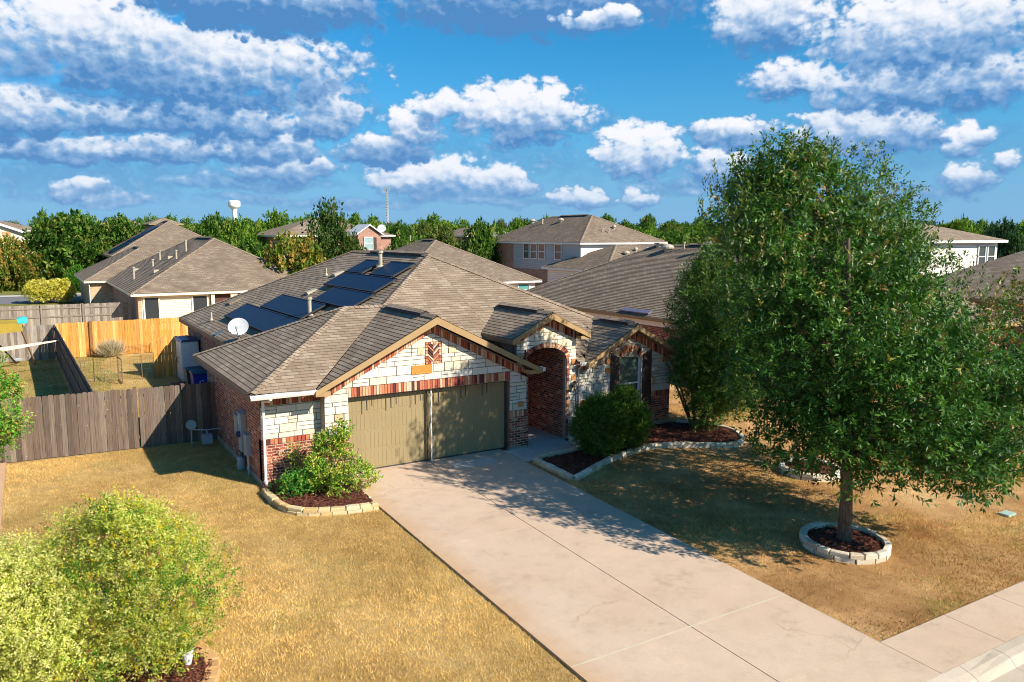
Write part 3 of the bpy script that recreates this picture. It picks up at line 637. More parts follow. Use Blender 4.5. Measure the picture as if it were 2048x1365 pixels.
    bricks_along(m, (7.41, 0, 1.06), (8.7, 0, 1.06), (0, 0, .19), .05, seed=12); bricks_along(m, (10.45, 0, 1.06), (11.27, 0, 1.06), (0, 0, .19), .05, seed=13)
    bricks_along(m, (5.22, 0, 3.17), (6.33, 0, 3.67), (0, 0, .24), .10, seed=14); bricks_along(m, (6.33, 0, 3.67), (7.42, 0, 3.18), (0, 0, .24), .10, seed=15)
    bricks_along(m, (7.95, 0, 2.275), (9.56, 0, 3.08), (0, 0, .27), .05, seed=16); bricks_along(m, (9.56, 0, 3.08), (11.27, 0, 2.225), (0, 0, .27), .05, seed=17)
    ring(6.3, 2.60, .75, .40, .14, 0, pi, .10, m, 18)
    bricks_along(m, (7.06, 0, .1), (7.06, 0, 2.6), (.13, 0, 0), .10, seed=19, bw=.075)
    bricks_along(m, (7.42, 0, 2.2), (7.8, 0, 2.2), (0, 0, .2), .05, seed=24)
    ring(9.54, 2.05, .55, .60, .20, R(28), R(152), .05, m, 20, bw=.08)
    bricks_along(m, (9.05, 0, .66), (10.02, 0, .66), (0, 0, .12), .05, seed=21, dep=.05)
    for (a, b, hv) in (((2.24, 0, 2.85), (2.72, 0, 2.85), (0, 0, .06)), ((2.24, 0, 3.40), (2.72, 0, 3.40), (0, 0, .06)), ((2.24, 0, 2.92), (2.24, 0, 3.39), (.065, 0, 0)), ((2.655, 0, 2.92), (2.655, 0, 3.39), (.065, 0, 0))):
        bricks_along(m, a, b, hv, .0, seed=22, dep=.035, bw=.075)
    rr = random.Random(9)
    for i in range(-3, 7):   # herringbone chevrons
        for sg in (-1, 1):
            z = 2.92+i*.085; c = rr.choice(SOLP[:4]+SOLP[5:6])
            q = [Vector((2.48, 0, z)), Vector((2.48+sg*.165, 0, z+.165)), Vector((2.48+sg*.165, 0, z+.218)), Vector((2.48, 0, z+.053))]
            q = clip(clip(q, Vector((0, 0, 1)), 3.39), Vector((0, 0, -1)), -2.925)
            if len(q) > 2: m.prism([(v.x, 0, v.z) for v in q], (0, -.032, 0), c=c)
    m.build('brick_trim', SOLD, H)
    # garage door
    m = MB(); m.box((.0, .22, .05), (4.95, .27, 2.2)); gd = m.build('garage_door', DOORM, H)
    m = MB()
    for r_ in range(4):
        z0 = .07+r_*.525
        for cidx in range(8):
            x0 = .05+cidx*.612
            for b_ in range(5):
                xa = x0+.02+b_*.113; m.box((xa, .2145, z0+.05), (xa+.106, .22, z0+.475))
        m.box((0, .216, z0-.010), (4.95, .2195, z0+.010))
    m.build('door_boards', DOORM, gd)
    m = MB(); m.box((0, .14, 2.09), (4.95, .23, 2.148)); m.box((0, .13, .05), (.035, .22, 2.1)); m.box((4.90, .13, .05), (4.95, .22, 2.1)); m.box((0, .19, .045), (4.95, .22, .075)); m.build('door_frame', plain('brown_jamb', (.05, .04, .045), .6), gd)
    m = MB(); m.poly([(4.951, .0, .05), (4.951, .23, .05), (4.951, .23, 2.15), (4.951, 0, 2.15)]); m.build('jamb_lining', TRIMD, gd); m = MB(); m.poly([(-.001, .0, .05), (-.001, .23, .05), (-.001, .23, 2.15), (-.001, 0, 2.15)]); m.build('jamb_lining', TRIMD, gd)
    for x, z in zip([.54, .68, 1.23, 1.38, 1.95, 2.1, 2.66, 2.81, 3.37, 3.52, 4.06, 4.22], [1.72, 1.82, 1.74, 1.8, 1.76, 1.82, 1.75, 1.82, 1.74, 1.82, 1.76, 1.83]):
        m = MB(); m.prism([(x-.012, .05, 2.14), (x+.012, .05, 2.14), (x+.010, .05, z), (x-.010, .05, z+.02)], (0, .012, 0)); m.build('strap', DARK, gd)
    m = MB(); m.box((2.33, .10, .05), (2.375, .16, 2.14)); m.build('screen_post', plain('bronze_post', (.10, .07, .04), .5), gd)
    m = MB(); rr = random.Random(3); z = .05; x = 2.43
    while z < 2.1:
        x2 = 2.43+rr.uniform(-.012, .012); m.prism([(x, .09, z), (x+.035, .09, z), (x2+.035, .09, z+.15), (x2, .09, z+.15)], (0, .02, 0)); x = x2; z += .15
    m.build('white_strip', WHITE, gd)
    # bedroom window
    m = MB()
    def archp(x0, x1, zs, rise, z0, n=10):
        c = (x0+x1)/2; h = (x1-x0)/2
        return [(x0, z0), (x1, z0)]+[(c+h*cos(pi*i/n), zs+rise*sin(pi*i/n)) for i in range(n+1)]
    pa = archp(9.10, 10.0, 2.45, .20, .78); m.prism([(x, .16, z) for x, z in pa], (0, .02, 0)); win = m.build('window', GLASS, H)
    m = MB(); po = archp(9.10, 10.0, 2.45, .20, .78); pi_ = archp(9.15, 9.95, 2.43, .17, .83)
    for i in range(len(po)):
        j = (i+1) % len(po); m.prism([(po[i][0], .14, po[i][1]), (po[j][0], .14, po[j][1]), (pi_[j][0], .14, pi_[j][1]), (pi_[i][0], .14, pi_[i][1])], (0, -.03, 0))
    m.box((9.13, .10, 1.56), (9.97, .14, 1.62)); m.poly([(10.0, .05, .78), (10.0, .16, .78), (10.0, .16, 2.45), (10.0, .05, 2.45)])
    m.build('frame', WHITE, win)
    m = MB()
    for k in range(30):
        z = 1.66+k*.032
        if z < 2.58: m.prism([(9.16+(.0 if z < 2.45 else (z-2.45)*1.2), .158, z), (9.94-(0 if z < 2.45 else (z-2.45)*1.2), .158, z), (9.94-(0 if z < 2.45 else (z-2.45)*1.2), .150, z+.024), (9.16+(.0 if z < 2.45 else (z-2.45)*1.2), .150, z+.024)], (0, .002, 0))
    m.build('blinds', plain('green_grey_blinds', (.13, .20, .17), .5), win)
    for x0, x1, za, zb in ((8.72, 9.07, 2.62, 2.50), (10.05, 10.42, 2.52, 2.68)):
        m = MB(); n = 3
        for k in range(n):
            a = x0+(x1-x0)*(k+.02)/n; b = x0+(x1-x0)*(k+.98)/n; u = za+(zb-za)*k/n; v = za+(zb-za)*(k+1)/n
            m.prism([(a, .02, .80), (b, .02, .80), (b, .02, v), (a, .02, u)], (0, -.03, 0))
        m.box((x0, -.035, 1.0), (x1, -.009, 1.1)); m.box((x0, -.035, 2.25), (x1, -.009, 2.35)); m.build('shutter', SHUT, H)
    # lantern
    m = MB(); m.box((7.24, -.0, 1.70), (7.32, .10, 1.76)); m.lathe(7.28, -.05, [(.0, 1.93), (.075, 1.86), (.08, 1.845), (.05, 1.84)], 6); m.lathe(7.28, -.05, [(.02, 1.62), (.045, 1.64), (.045, 1.66), (0, 1.66)], 6)
    lan = m.build('wall_lantern', DARK, H)
    m = MB(); m.lathe(7.28, -.05, [(.042, 1.66), (.058, 1.84)], 6); m.build('lantern_glass', plain('amber_glass', (.55, .38, .16), .2), lan)
    # roof furniture
    RZ = lambda x: 2.5+.5*(x+1)
    def pipe(x, y, r, h, cap=True):
        g = MB(); z = RZ(x); g.tube((x, y, z-.05), (x, y, z+h), r, n=10)
        if cap: g.tube((x, y, z+h-.02), (x, y, z+h+.07), r*1.5, n=10)
        g.lathe(x, y, [(r*2.2, z+r*.6), (r, z+.12)], 10); g.build('vent_pipe', plain('tan_pipe', (.42, .37, .28), .5) if 'tan_pipe' not in bpy.data.materials else bpy.data.materials['tan_pipe'], roof)
    pipe(1.22, 7.10, .065, .60); pipe(4.31, 8.27, .075, .58); pipe(-.45, 15.5, .04, .36, False); pipe(3.45, 12.0, .035, .32, False)
    def roofbox(x, y, mat, name, w=.26, h=.11):
        g = MB(); z = RZ(x); d = Vector((1, 0, .5)).normalized(); n = Vector((-.5, 0, 1)).normalized(); yv = Vector((0, 1, 0)); c = Vector((x, y, z))
        a = [c-d*w-yv*w*.7, c+d*w*.6-yv*w*.7, c+d*w*.6+yv*w*.7, c-d*w+yv*w*.7]; t = [p+n*h for p in a]; t[1] = a[1]+n*h*.4; t[2] = a[2]+n*h*.4
        g.poly(t); g.poly([a[0], a[1], t[1], t[0]]); g.poly([a[1], a[2], t[2], t[1]]); g.poly([a[2], a[3], t[3], t[2]]); g.poly([a[3], a[0], t[0], t[3]]); g.build(name, mat, roof)
    TP = bpy.data.materials['tan_pipe']
    roofbox(3.72, 11.17, TP, 'roof_vent'); roofbox(2.43, 10.6, TP, 'roof_vent'); roofbox(1.0, 17.1, SHING, 'roof_vent', .45, .08); roofbox(-.75, 12.3, plain('slate_flashing', (.07, .10, .16), .4), 'flashing', .22, .04)
    return roof
build_main()

# solar arrays
def solar(rows):
    d = Vector((1, 0, .5)).normalized(); n = Vector((-.5, 0, 1)).normalized()
    for (x0, x1, y0, y1, np_, lab) in rows:
        z = 2.5+.5*(x0+1); o = Vector((x0, y0, z))+n*.06
        e = empty('solar_array', tuple(o), lab, 'solar panels', 'solar panels on the house roof')
        wdt = (x1-x0)*sqrt(1.25)
        for k in range(np_):
            ya = (y1-y0)*k/np_+.006; yb = (y1-y0)*(k+1)/np_-.006
            g = MB(); q = [o+n*.07+Vector((0, yy, 0))+d*ss for yy, ss in ((ya, .02), (yb, .02), (yb, wdt-.02), (ya, wdt-.02))]
            g.prism([tuple(p) for p in q], tuple(n*-.035)); pn = g.build('panel', SOLAR, e)
        g = MB()
        for ss in (wdt*.02, wdt*.96):
            for s0, w_, h_ in ((ss, .03, .085),):
                a = o+d*s0; g.prism([tuple(a), tuple(a+Vector((0, y1-y0, 0))), tuple(a+Vector((0, y1-y0, 0))+n*h_), tuple(a+n*h_)], tuple(d*w_))
        for yy in (0, y1-y0-.02):
            a = o+Vector((0, yy, 0)); g.prism([tuple(a+n*.02), tuple(a+d*wdt+n*.02), tuple(a+d*wdt+n*.08), tuple(a+n*.08)], (0, .02, 0))
        g.build('rail', DARK, e)
solar([(-.10, .86, 6.3, 14.4, 5, 'long dark blue solar array nearest the satellite dish, lowest on the roof'),
       (.89, 1.81, 6.95, 12.4, 3, 'dark blue solar array crossed by the tall tan pipe, second from the eave'),
       (1.84, 2.75, 4.75, 8.7, 2, 'dark blue solar array just behind the small hip ridge of the garage roof'),
       (2.78, 3.66, 5.05, 10.2, 3, 'wide dark blue solar array just below the two short top ones'),
       (3.70, 4.60, 8.55, 10.3, 1, 'short dark blue solar array at top of roof, left of the capped pipe'),
       (3.70, 4.60, 5.65, 7.75, 1, 'short dark blue solar array at top of roof, right of the capped pipe')])
def satdish(name, c, r, face, label, pole):
    e = empty(name, pole, label, 'satellite dish'); g = MB(); f = Vector(face).normalized(); u = f.cross(Vector((0, 0, 1))).normalized(); w = u.cross(f); c = Vector(c)
    pr = [(r*k/5, .16*r*(k/5)**2) for k in range(6)]
    for k in range(5):
        for i in range(20):
            a, b = 2*pi*i/20, 2*pi*(i+1)/20
            pt = lambda q, an: c+(u*cos(an)+w*sin(an)*.92)*q[0]+f*q[1]
            g.poly([pt(pr[k], a), pt(pr[k], b), pt(pr[k+1], b), pt(pr[k+1], a)], sm=True)
    d = g.build('reflector', plain('dish_grey', (.55, .56, .57), .45) if 'dish_grey' not in bpy.data.materials else bpy.data.materials['dish_grey'], e)
    g = MB(); g.tube(c-w*r*.9, c+f*r*1.0-w*r*.5, .016, n=6); g.tube(c+f*r*1.0-w*r*.5-f*.03, c+f*r*1.0-w*r*.5+w*.08, .04, n=8); g.build('feed_arm', GREYM, e)
    g = MB(); g.path([pole, (pole[0], pole[1], c.z-r*.5), tuple(c-f*.02)], [.022]*3, 6); g.tube((pole[0]+.25, pole[1]-.1, pole[2]+.1), (pole[0], pole[1], c.z-r*.55), .012, n=5); g.build('mast', GREYM, e)
satdish('satellite_dish', (-.66, 9.45, 3.12), .36, (-.35, -.80, .42), 'round pale grey satellite dish on the low left roof edge', (-.62, 9.6, 2.66))

# ------------------------------------------------------------ neighbouring houses
def hip_house(root, x0, x1, y0, y1, ze, pitch, zg, wallmat, trim, roofmat=SHFAR, inset=.42, detail=False, ov=None):
    w = min(x1-x0, y1-y0)/2; zr = ze+pitch*w
    if (y1-y0) >= (x1-x0): a = (x0+w, y0+w, zr); b = (x0+w, y1-w, zr)
    else: a = (x0+w, y0+w, zr); b = (x1-w, y0+w, zr)
    A, B, C, D = (x0, y0, ze), (x1, y0, ze), (x1, y1, ze), (x0, y1, ze)
    if (y1-y0) >= (x1-x0): fs = [[A, B, a], [B, C, b, a], [C, D, b], [D, A, a, b]]
    else: fs = [[A, B, b, a], [B, C, b], [C, D, a, b], [D, A, a]]
    m = MB()
    for f in fs:
        if detail: shingle(m, f, lift=.014)
        else:
            P = [Vector(p) for p in f]; n = newell(P); h = Vector((-n.y, n.x, 0)).normalized(); up = n.cross(h)
            if up.z < 0: up = -up
            m.poly(f, uv=[(p.dot(h), p.dot(up)) for p in P])
    ns = [pln(f) for f in fs]
    if detail:
        hipcap(m, A, a, ns[3], ns[0], step=.3); hipcap(m, B, a if (y1-y0) >= (x1-x0) else b, ns[0], ns[1], step=.3); hipcap(m, D, b if (y1-y0) >= (x1-x0) else a, ns[3], ns[2], step=.3); hipcap(m, a, b, ns[0] if (y1-y0) < (x1-x0) else ns[1], ns[2] if (y1-y0) < (x1-x0) else ns[3], step=.3)
    roof = m.build('roof', roofmat, root)
    m = MB(); h = .17
    for p, q, o in ((A, B, (0, -1, 0)), (B, C, (1, 0, 0)), (C, D, (0, 1, 0)), (D, A, (-1, 0, 0))):
        fascia(m, p, q, h, o)
    m.poly([(x0, y0, ze-h+.01), (x1, y0, ze-h+.01), (x1, y1, ze-h+.01), (x0, y1, ze-h+.01)]); m.build('fascia', trim, root)
    i = inset; m = MB(); X0, X1, Y0, Y1 = x0+i, x1-i, y0+i, y1-i
    for p, q in (((X0, Y0), (X1, Y0)), ((X1, Y0), (X1, Y1)), ((X1, Y1), (X0, Y1)), ((X0, Y1), (X0, Y0))):
        m.poly([(*p, zg), (*q, zg), (*q, ze-h), (*p, ze-h)])
    m.build('wall', wallmat, root)
    if detail:
        L_ = Vector(b)-Vector(a); p = Vector(a)+L_*.1; q = Vector(a)+L_*.75
        if abs(L_.y) > abs(L_.x):
            v = MB(); v.prism([(p.x-.16, p.y, zr-.02), (p.x+.16, p.y, zr-.02), (p.x+.13, p.y, zr+.05), (p.x, p.y, zr+.11), (p.x-.13, p.y, zr+.05)], (0, q.y-p.y, 0)); v.build('ridge_vent', BLACKBLUE, roof)  # black body, its colour standing for the shadow gap below the cap
            v = MB(); v.prism([(p.x-.17, p.y-.02, zr+.045), (p.x, p.y-.02, zr+.12), (p.x+.17, p.y-.02, zr+.045), (p.x, p.y-.02, zr+.14)], (0, q.y-p.y+.04, 0)); v.build('vent_cap', roofmat, roof)
    return roof
def vpipe(parent, x, y, z, h, r=.06, mat=None):
    g = MB(); g.tube((x, y, z-.1), (x, y, z+h), r, n=8); g.tube((x, y, z+h), (x, y, z+h+.08), r*1.6, n=8); g.build('vent_pipe', mat or bpy.data.materials['tan_pipe'], parent)
def turbine(parent, x, y, z, r=.3):
    g = MB(); g.lathe(x, y, [(r*.5, z-.15), (r*.55, z+.08), (r, z+.12), (r*1.02, z+.2), (r*.8, z+.3), (r*.35, z+.36), (0.001, z+.37)], 12); g.build('roof_vent', bpy.data.materials['tan_pipe'], parent)
def window(parent, o, u, w, h, frame, glass, fw=.07, rail=True):
    o = Vector(o); u = Vector(u).normalized(); z = Vector((0, 0, 1)); n = u.cross(z)   # outward normal
    m = MB(); q = [o, o+u*w, o+u*w+z*h, o+z*h]
    m.prism([tuple(p-n*.02) for p in q], tuple(n*.04)); win = m.build('window', glass, parent)
    m = MB()
    def bar(a, b, c, d): m.prism([tuple(o+u*a+z*c), tuple(o+u*b+z*c), tuple(o+u*b+z*d), tuple(o+u*a+z*d)], tuple(n*.06))
    bar(-fw, 0, -fw, h+fw); bar(w, w+fw, -fw, h+fw); bar(0, w, h, h+fw); bar(0, w, -fw, 0)
    if rail: bar(0, w, h*.5-.03, h*.5+.03)
    m.build('frame', frame, win); return win

# left rear neighbour
LN = empty('neighbour_house', (5, 46, 0), 'low brick and cream house with big brown hip roof behind the orange fence', 'house', 'neighbouring houses')
rf = hip_house(LN, -1.25, 12.1, 38.1, 60.3, 2.5, .542, 0, BRICKF, CREAM, detail=True)
rf2 = hip_house(LN, -2.97, 7.0, 56.5, 71.5, 2.5, .542, 0, BRICKT, CREAM, detail=True)
m = MB(); m.box((-.83, 38.49, 0), (-.62, 38.515, 2.33)); m.build('brick_pier', BRICKT, LN)
m = MB(); m.box((-.62, 38.48, 0), (3.75, 38.512, 2.33)); m.build('siding', SIDEC, LN)
window(LN, (-.42, 38.47, .35), (1, 0, 0), .85, 1.85, CREAM, GLASSD, .1, False); window(LN, (2.64, 38.47, .35), (1, 0, 0), .9, 1.85, CREAM, GLASSD, .1, False)
m = MB(); m.box((3.9, 38.50, 0), (11.6, 38.508, 2.33)); m.build('porch_shade_sheet', plain('shaded_porch_brick', (.10, .045, .03), .9), LN)  # flat dark sheet, the porch's shade put into its colour
for x in (3.8, 5.1, 5.35, 6.6, 8.4, 10.2):
    g = MB(); g.box((x, 38.2, 0), (x+.22, 38.42, 2.33)); g.build('column', CREAM, LN)
for x, y, zt in ((-.2, 46, .86), (3.57, 46, .8), (2.2, 50, .7), (2.6, 44.4, .6), (1.4, 48, .5)):
    vpipe(rf, x, y, 2.5+.542*(x+1.25), zt, .07)
for x, y in ((1.0, 43.2), (2.6, 47.5), (.6, 52)):
    g = MB(); z = 2.5+.542*(x+1.25); g.box((x-.18, y-.2, z-.1), (x+.18, y+.2, z+.16)); g.build('roof_vent', bpy.data.materials['tan_pipe'], rf)
window(LN, (-2.56, 57.5, .7), (0, -1, 0), .9, 1.4, WHITE, GLASS)
# solar roof house beyond it
SH = empty('neighbour_house', (9, 85, 0), 'house with long strip of solar panels on steep left roof slope, among trees', 'house', 'neighbouring houses')
z3 = 4.1; rf = hip_house(SH, .8, 14.6, 76.0, 95.0, z3, .56, 0, BRICKF, TRIM, detail=True)
m = MB(); d = Vector((1, 0, .56)).normalized(); n = Vector((-.56, 0, 1)).normalized()
def patch(mb, x0, x1, y0, y1):
    a = Vector((x0, y0, z3+.56*(x0-.8))); b = Vector((x1, y0, z3+.56*(x1-.8))); c = Vector((0, y1-y0, 0))
    mb.prism([tuple(a+n*.14), tuple(b+n*.14), tuple(b+c+n*.14), tuple(a+c+n*.14)], tuple(-n*.06))
for (x0, x1, y0, y1) in ((1.3, 3.2, 79.6, 84.8), (3.3, 5.0, 81.2, 85.5), (5.1, 6.6, 82.4, 86.5)):
    g = MB(); patch(g, x0, x1, y0, y1); g.build('solar_panel', SOLAR, rf)
# house directly behind
BH = empty('neighbour_house', (24, 45, 0), 'house directly behind, its brown hip roof above white siding with small teal window', 'house', 'neighbouring houses')
rf = hip_house(BH, 17.3, 30.9, 37.7, 54.5, 2.5, .5, 0, SIDEW, WHITE, detail=True)
window(BH, (28.75, 38.10, 1.2), (1, 0, 0), 1.05, 1.0, WHITE, plain('teal_window', (.10, .30, .28), .2)); vpipe(rf, 24.1, 50, 5.9, .35, .05)
# right neighbour
RN = empty('neighbour_house', (25, 10, 0), 'large brown-roofed brick house next door on the right, oval vents on its ridge', 'house', 'neighbouring houses')
rf = hip_house(RN, 18.2, 31.4, -1.2, 22.6, 2.5, .5, 0, BRICK, TRIM, detail=True)
RR = lambda x: 2.5+.5*(x-18.2)
turbine(rf, 24.2, 14.55, RR(24.2), .36); vpipe(rf, 24.3, 11.4, RR(24.3), .6, .10); vpipe(rf, 24.45, 13.5, RR(24.45), .3, .05); vpipe(rf, 24.7, 15.8, RR(24.7), .1, .2)
g = MB(); d = Vector((1, 0, .5)).normalized(); n = Vector((-.5, 0, 1)).normalized(); a = Vector((18.34, 9.3, 2.57))+n*.03
g.prism([tuple(a), tuple(a+d*.26), tuple(a+d*.26+Vector((0, 2.1, 0))), tuple(a+Vector((0, 2.1, 0)))], tuple(n*.07)); g.build('eave_vent', plain('blue_grey_metal', (.16, .16, .24), .5), rf)
m = MB(); m.box((18.57, -.7, 2.05), (18.61, 22.1, 2.33)); m.build('brick_band', SOLD, RN)
# two-storey house
TS = empty('two_storey_house', (42, 50, 0), 'two-storey house with siding greyed for shade, white side wall and four upper windows', 'house', 'neighbouring houses')
rf = hip_house(TS, 36.9, 47.6, 40.4, 58.4, 5.66, .50, 0, SIDEW, WHITE, detail=True)
m = MB(); m.box((37.27, 40.82, 2.95), (37.31, 52.9, 5.48)); m.build('siding', SIDESHADE, TS)  # grey is the shade of this face, put into the siding colour
m = MB(); m.box((37.26, 40.8, 0), (37.30, 58.0, 2.94)); m.box((37.27, 52.91, 2.95), (37.315, 58, 5.48)); m.build('brick_wall', BRICKF, TS)
for y in (50.73, 49.28, 47.88, 44.94): window(TS, (37.24, y, 4.02), (0, -1, 0), 1.0, 1.42, WHITE, GLASS, .09)
window(TS, (37.24, 45.2, 1.2), (0, -1, 0), 1.6, 1.0, WHITE, GLASS, .08)
for x, y, r_ in ((41.0, 55.0, .32), (41.0, 49.5, .32), (43.4, 47.2, .32), (42.9, 43.0, .2)):
    z = 5.66+.5*min(x-36.9, 47.6-x, y-40.4); turbine(rf, x, y, z+.05, r_)
vpipe(rf, 40.6, 52.4, 7.5, .5, .1); vpipe(rf, 41.0, 42.4, 6.6, .3, .06); vpipe(rf, 41.6, 42.2, 6.55, .3, .06)
satdish('satellite_dish', (37.35, 57.2, 6.35), .45, (-.6, -.7, .3), 'tiny dark satellite dish on left eave of the two-storey house', (37.5, 57.3, 5.9))
w2 = hip_house(TS, 35.0, 47.5, 34.0, 44.0, 3.35, .42, 0, SIDEW, WHITE, detail=True); turbine(w2, 39.5, 36.9, 4.6, .32); turbine(w2, 41.2, 37.6, 4.9, .2)
# brick gable house in the trees
GH = empty('gabled_house', (27, 75, 0), 'two-storey house in the trees with small red brick gable and one shuttered window', 'house', 'neighbouring houses')
hip_house(GH, 17.2, 31.5, 71.0, 84.5, 6.35, .33, 0, BRICKF, WHITE)
m = MB(); m.prism([(25.95, 68.9, 0), (28.75, 68.9, 0), (28.75, 68.9, 6.4), (27.35, 68.9, 7.35), (25.95, 68.9, 6.4)], (0, 2.5, 0)); m.build('gable_wall', BRICKF, GH)
m = MB(); m.prism([(25.6, 68.6, 6.28), (27.35, 68.6, 7.46), (29.1, 68.6, 6.28), (29.1, 68.6, 6.42), (27.35, 68.6, 7.62), (25.6, 68.6, 6.42)], (0, 4, 0)); m.build('gable_roof', WHITE, GH)
window(GH, (26.75, 68.85, 4.75), (1, 0, 0), .95, 1.3, WHITE, plain('pale_glass', (.30, .42, .42), .2), .08)
m = MB(); m.box((27.80, 68.80, 4.7), (28.2, 68.9, 6.1)); m.build('shutter', SHUT, GH)
satdish('satellite_dish', (29.6, 70.6, 7.15), .5, (-.3, -.9, .2), 'satellite dish behind small red brick gable', (29.6, 70.8, 6.3))
# far left stone gable house
FL = empty('gabled_house', (-12, 108, 0), 'far left house with pale stone gable, white rake trim and brown roof', 'house', 'neighbouring houses')
STW = plain('far_limestone', (.74, .64, .50), .9, var=.18, vs=.9)
hip_house(FL, -27, -4.6, 101.5, 118, 7.0, .25, 0, STW, WHITE)
m = MB(); m.prism([(-15.5, 100, 0), (-7.3, 100, 0), (-7.3, 100, 6.6), (-11.4, 100, 8.2), (-15.5, 100, 6.6)], (0, 2, 0)); m.build('gable_wall', STW, FL)
m = MB(); m.prism([(-15.9, 99.5, 6.5), (-11.4, 99.5, 8.25), (-6.9, 99.5, 6.5), (-6.9, 99.5, 6.8), (-11.4, 99.5, 8.55), (-15.9, 99.5, 6.8)], (0, 5, 0)); m.build('gable_roof', WHITE, FL)
for x, z in ((-9.4, 6.3), (-8.9, 5.7), (-9.8, 5.4)):
    g = MB(); g.box((x, 99.94, z), (x+.9, 100, z+.5)); g.build('tan_stone', plain('tan_stone', (.48, .30, .14), .9) if 'tan_stone' not in bpy.data.materials else bpy.data.materials['tan_stone'], FL)
for nm, (x0, x1, y0, y1, ze, pt, lab) in {'a': (3.2, 10.6, 126, 138, 7.9, .42, 'distant house peeking over left trees, grey-brown hip roof with dark vent'), 'b': (9.6, 14.6, 116, 126, 8.1, .4, 'distant small hip roof right of the peaked far left one')}.items():
    e = empty('distant_house', ((x0+x1)/2, (y0+y1)/2, 0), lab, 'house', 'neighbouring houses'); hip_house(e, x0, x1, y0, y1, ze, pt, 0, BRICKF, TRIM)
# houses right, behind the big tree
HR = empty('neighbour_house', (44, 14, 0), 'white-sided two-storey house behind big tree at far right, two windows', 'house', 'neighbouring houses')
hip_house(HR, 39.0, 48.6, 8.6, 20.0, 6.05, .30, 0, SIDEW, WHITE)
window(HR, (45.9, 9.0, 4.3), (1, 0, 0), .75, 1.35, WHITE, GLASS, .09); window(HR, (47.0, 9.0, 4.3), (1, 0, 0), .75, 1.35, WHITE, GLASS, .09)
H5 = empty('neighbour_house', (41, 2, 0), 'low house at the right edge with reddish brown shingle roof', 'house', 'neighbouring houses')
hip_house(H5, 34.0, 50.0, -6.0, 7.4, 3.2, .5, 0, BRICKF, TRIM, detail=False)
PK = empty('distant_house', (41, 70, 0), 'pinkish distant house glimpsed through trees left of the two-storey house', 'house', 'neighbouring houses')
hip_house(PK, 38.6, 46, 66, 74, 6.3, .4, 0, BRICKF, WHITE)
RB = empty('neighbour_house', (38, 24, 0), 'brown hip roof partly hidden behind the right neighbour ridge', 'house', 'neighbouring houses')
hip_house(RB, 33.0, 45.0, 15.8, 31.0, 3.4, .46, 0, BRICKF, TRIM, detail=True); vpipe(RB, 34.9, 22.2, 5.0, .9, .07)

# ------------------------------------------------------------ fences
def fence(name, label, p0, p1, h, cols, seed, mat, posts=(), backrails=False, group='wooden privacy fences', gaps=0, z0=.02, postcol=None, wavy=.012, railside=1):
    p0 = Vector((*p0, 0)); p1 = Vector((*p1, 0)); L = (p1-p0).length; d = (p1-p0)/L; n = Vector((d.y, -d.x, 0))
    e = empty(name, tuple((p0+p1)/2), label, 'fence', group); rr = random.Random(seed)
    m = MB(); s = 0
    while s < L-.02:
        w = .138; g = .006+gaps*rr.random(); a = p0+d*s; b = p0+d*min(L, s+w); hh = h+rr.uniform(-wavy, wavy); off = n*rr.uniform(-.006, .006); c = rr.choice(cols); k = rr.uniform(.85, 1.12); c = tuple(min(1, q*k) for q in c)
        t = rr.uniform(-.008, .008); zz = z0
        pts = [a+off+Vector((0, 0, zz)), b+off+Vector((0, 0, zz))]
        for u, v in ((1, .95), (.93, .985), (.7, 1.0), (.3, 1.0), (.07, .985), (0, .95)): pts.append(a+(b-a)*u+d*t+off+Vector((0, 0, (hh-.0)*1+(v-1)*.75)))
        m.prism([tuple(p) for p in pts], tuple(n*.018), c=c); s += w+g
    m.build('pickets', mat, e)
    rn = n*(-.045*railside) if railside > 0 else n*.02
    for z in (.3, h*.55, h-.28):
        m = MB(); a = p0+Vector((0, 0, z)); b = p1+Vector((0, 0, z))
        m.prism([tuple(a), tuple(b), tuple(b+Vector((0, 0, .09))), tuple(a+Vector((0, 0, .09)))], tuple(-n*.04*railside if railside > 0 else n*.06), c=postcol or cols[0]); m.build('rail', mat, e)
    for s in posts:
        a = p0+d*s; side = -n*.1 if railside > 0 else n*.12
        m = MB(); m.prism([tuple(a), tuple(a+d*.09), tuple(a+d*.09+Vector((0, 0, h+.02))), tuple(a+Vector((0, 0, h+.02)))], tuple(side), c=postcol or cols[0]); m.build('post', mat, e)
    return e
GREYW = [(.135, .10, .078), (.175, .13, .10), (.11, .08, .062), (.21, .165, .13), (.15, .105, .08)]
LGW = [(.25, .21, .17), (.31, .26, .21), (.20, .165, .135), (.35, .30, .25)]
ORW = [(.62, .29, .06), (.68, .34, .085), (.54, .24, .05), (.72, .40, .13), (.58, .30, .09)]
def front_fence():
    a = Vector((-8.6, 6.28, 0)); b = Vector((-2.22, 5.93, 0)); f = lambda x: a.y+(b.y-a.y)*(x-a.x)/(b.x-a.x)
    e = fence('picket_fence', 'weathered grey-brown board fence across the left side yard, nearest the camera', (-8.6, f(-8.6)), (-4.42, f(-4.42)), 1.84, GREYW, 31, OLDWOOD, posts=(1.1, 3.0, 4.08))
    g = fence('fence_gate', 'weathered board gate between grey fence and garage side wall', (-4.39, f(-4.39)), (-3.24, f(-3.24)), 1.84, GREYW, 32, OLDWOOD, posts=())
    g['category'] = 'gate'
    fence('picket_fence', 'short shaded end of the grey board fence against the brick garage wall', (-3.20, f(-3.2)), (-2.22, f(-2.22)), 1.84, GREYW, 33, OLDWOOD, posts=(0.0,))
    m = MB(); m.box((-8.6, 6.27, 0), (-4.5, 6.31, .05)); 
front_fence()
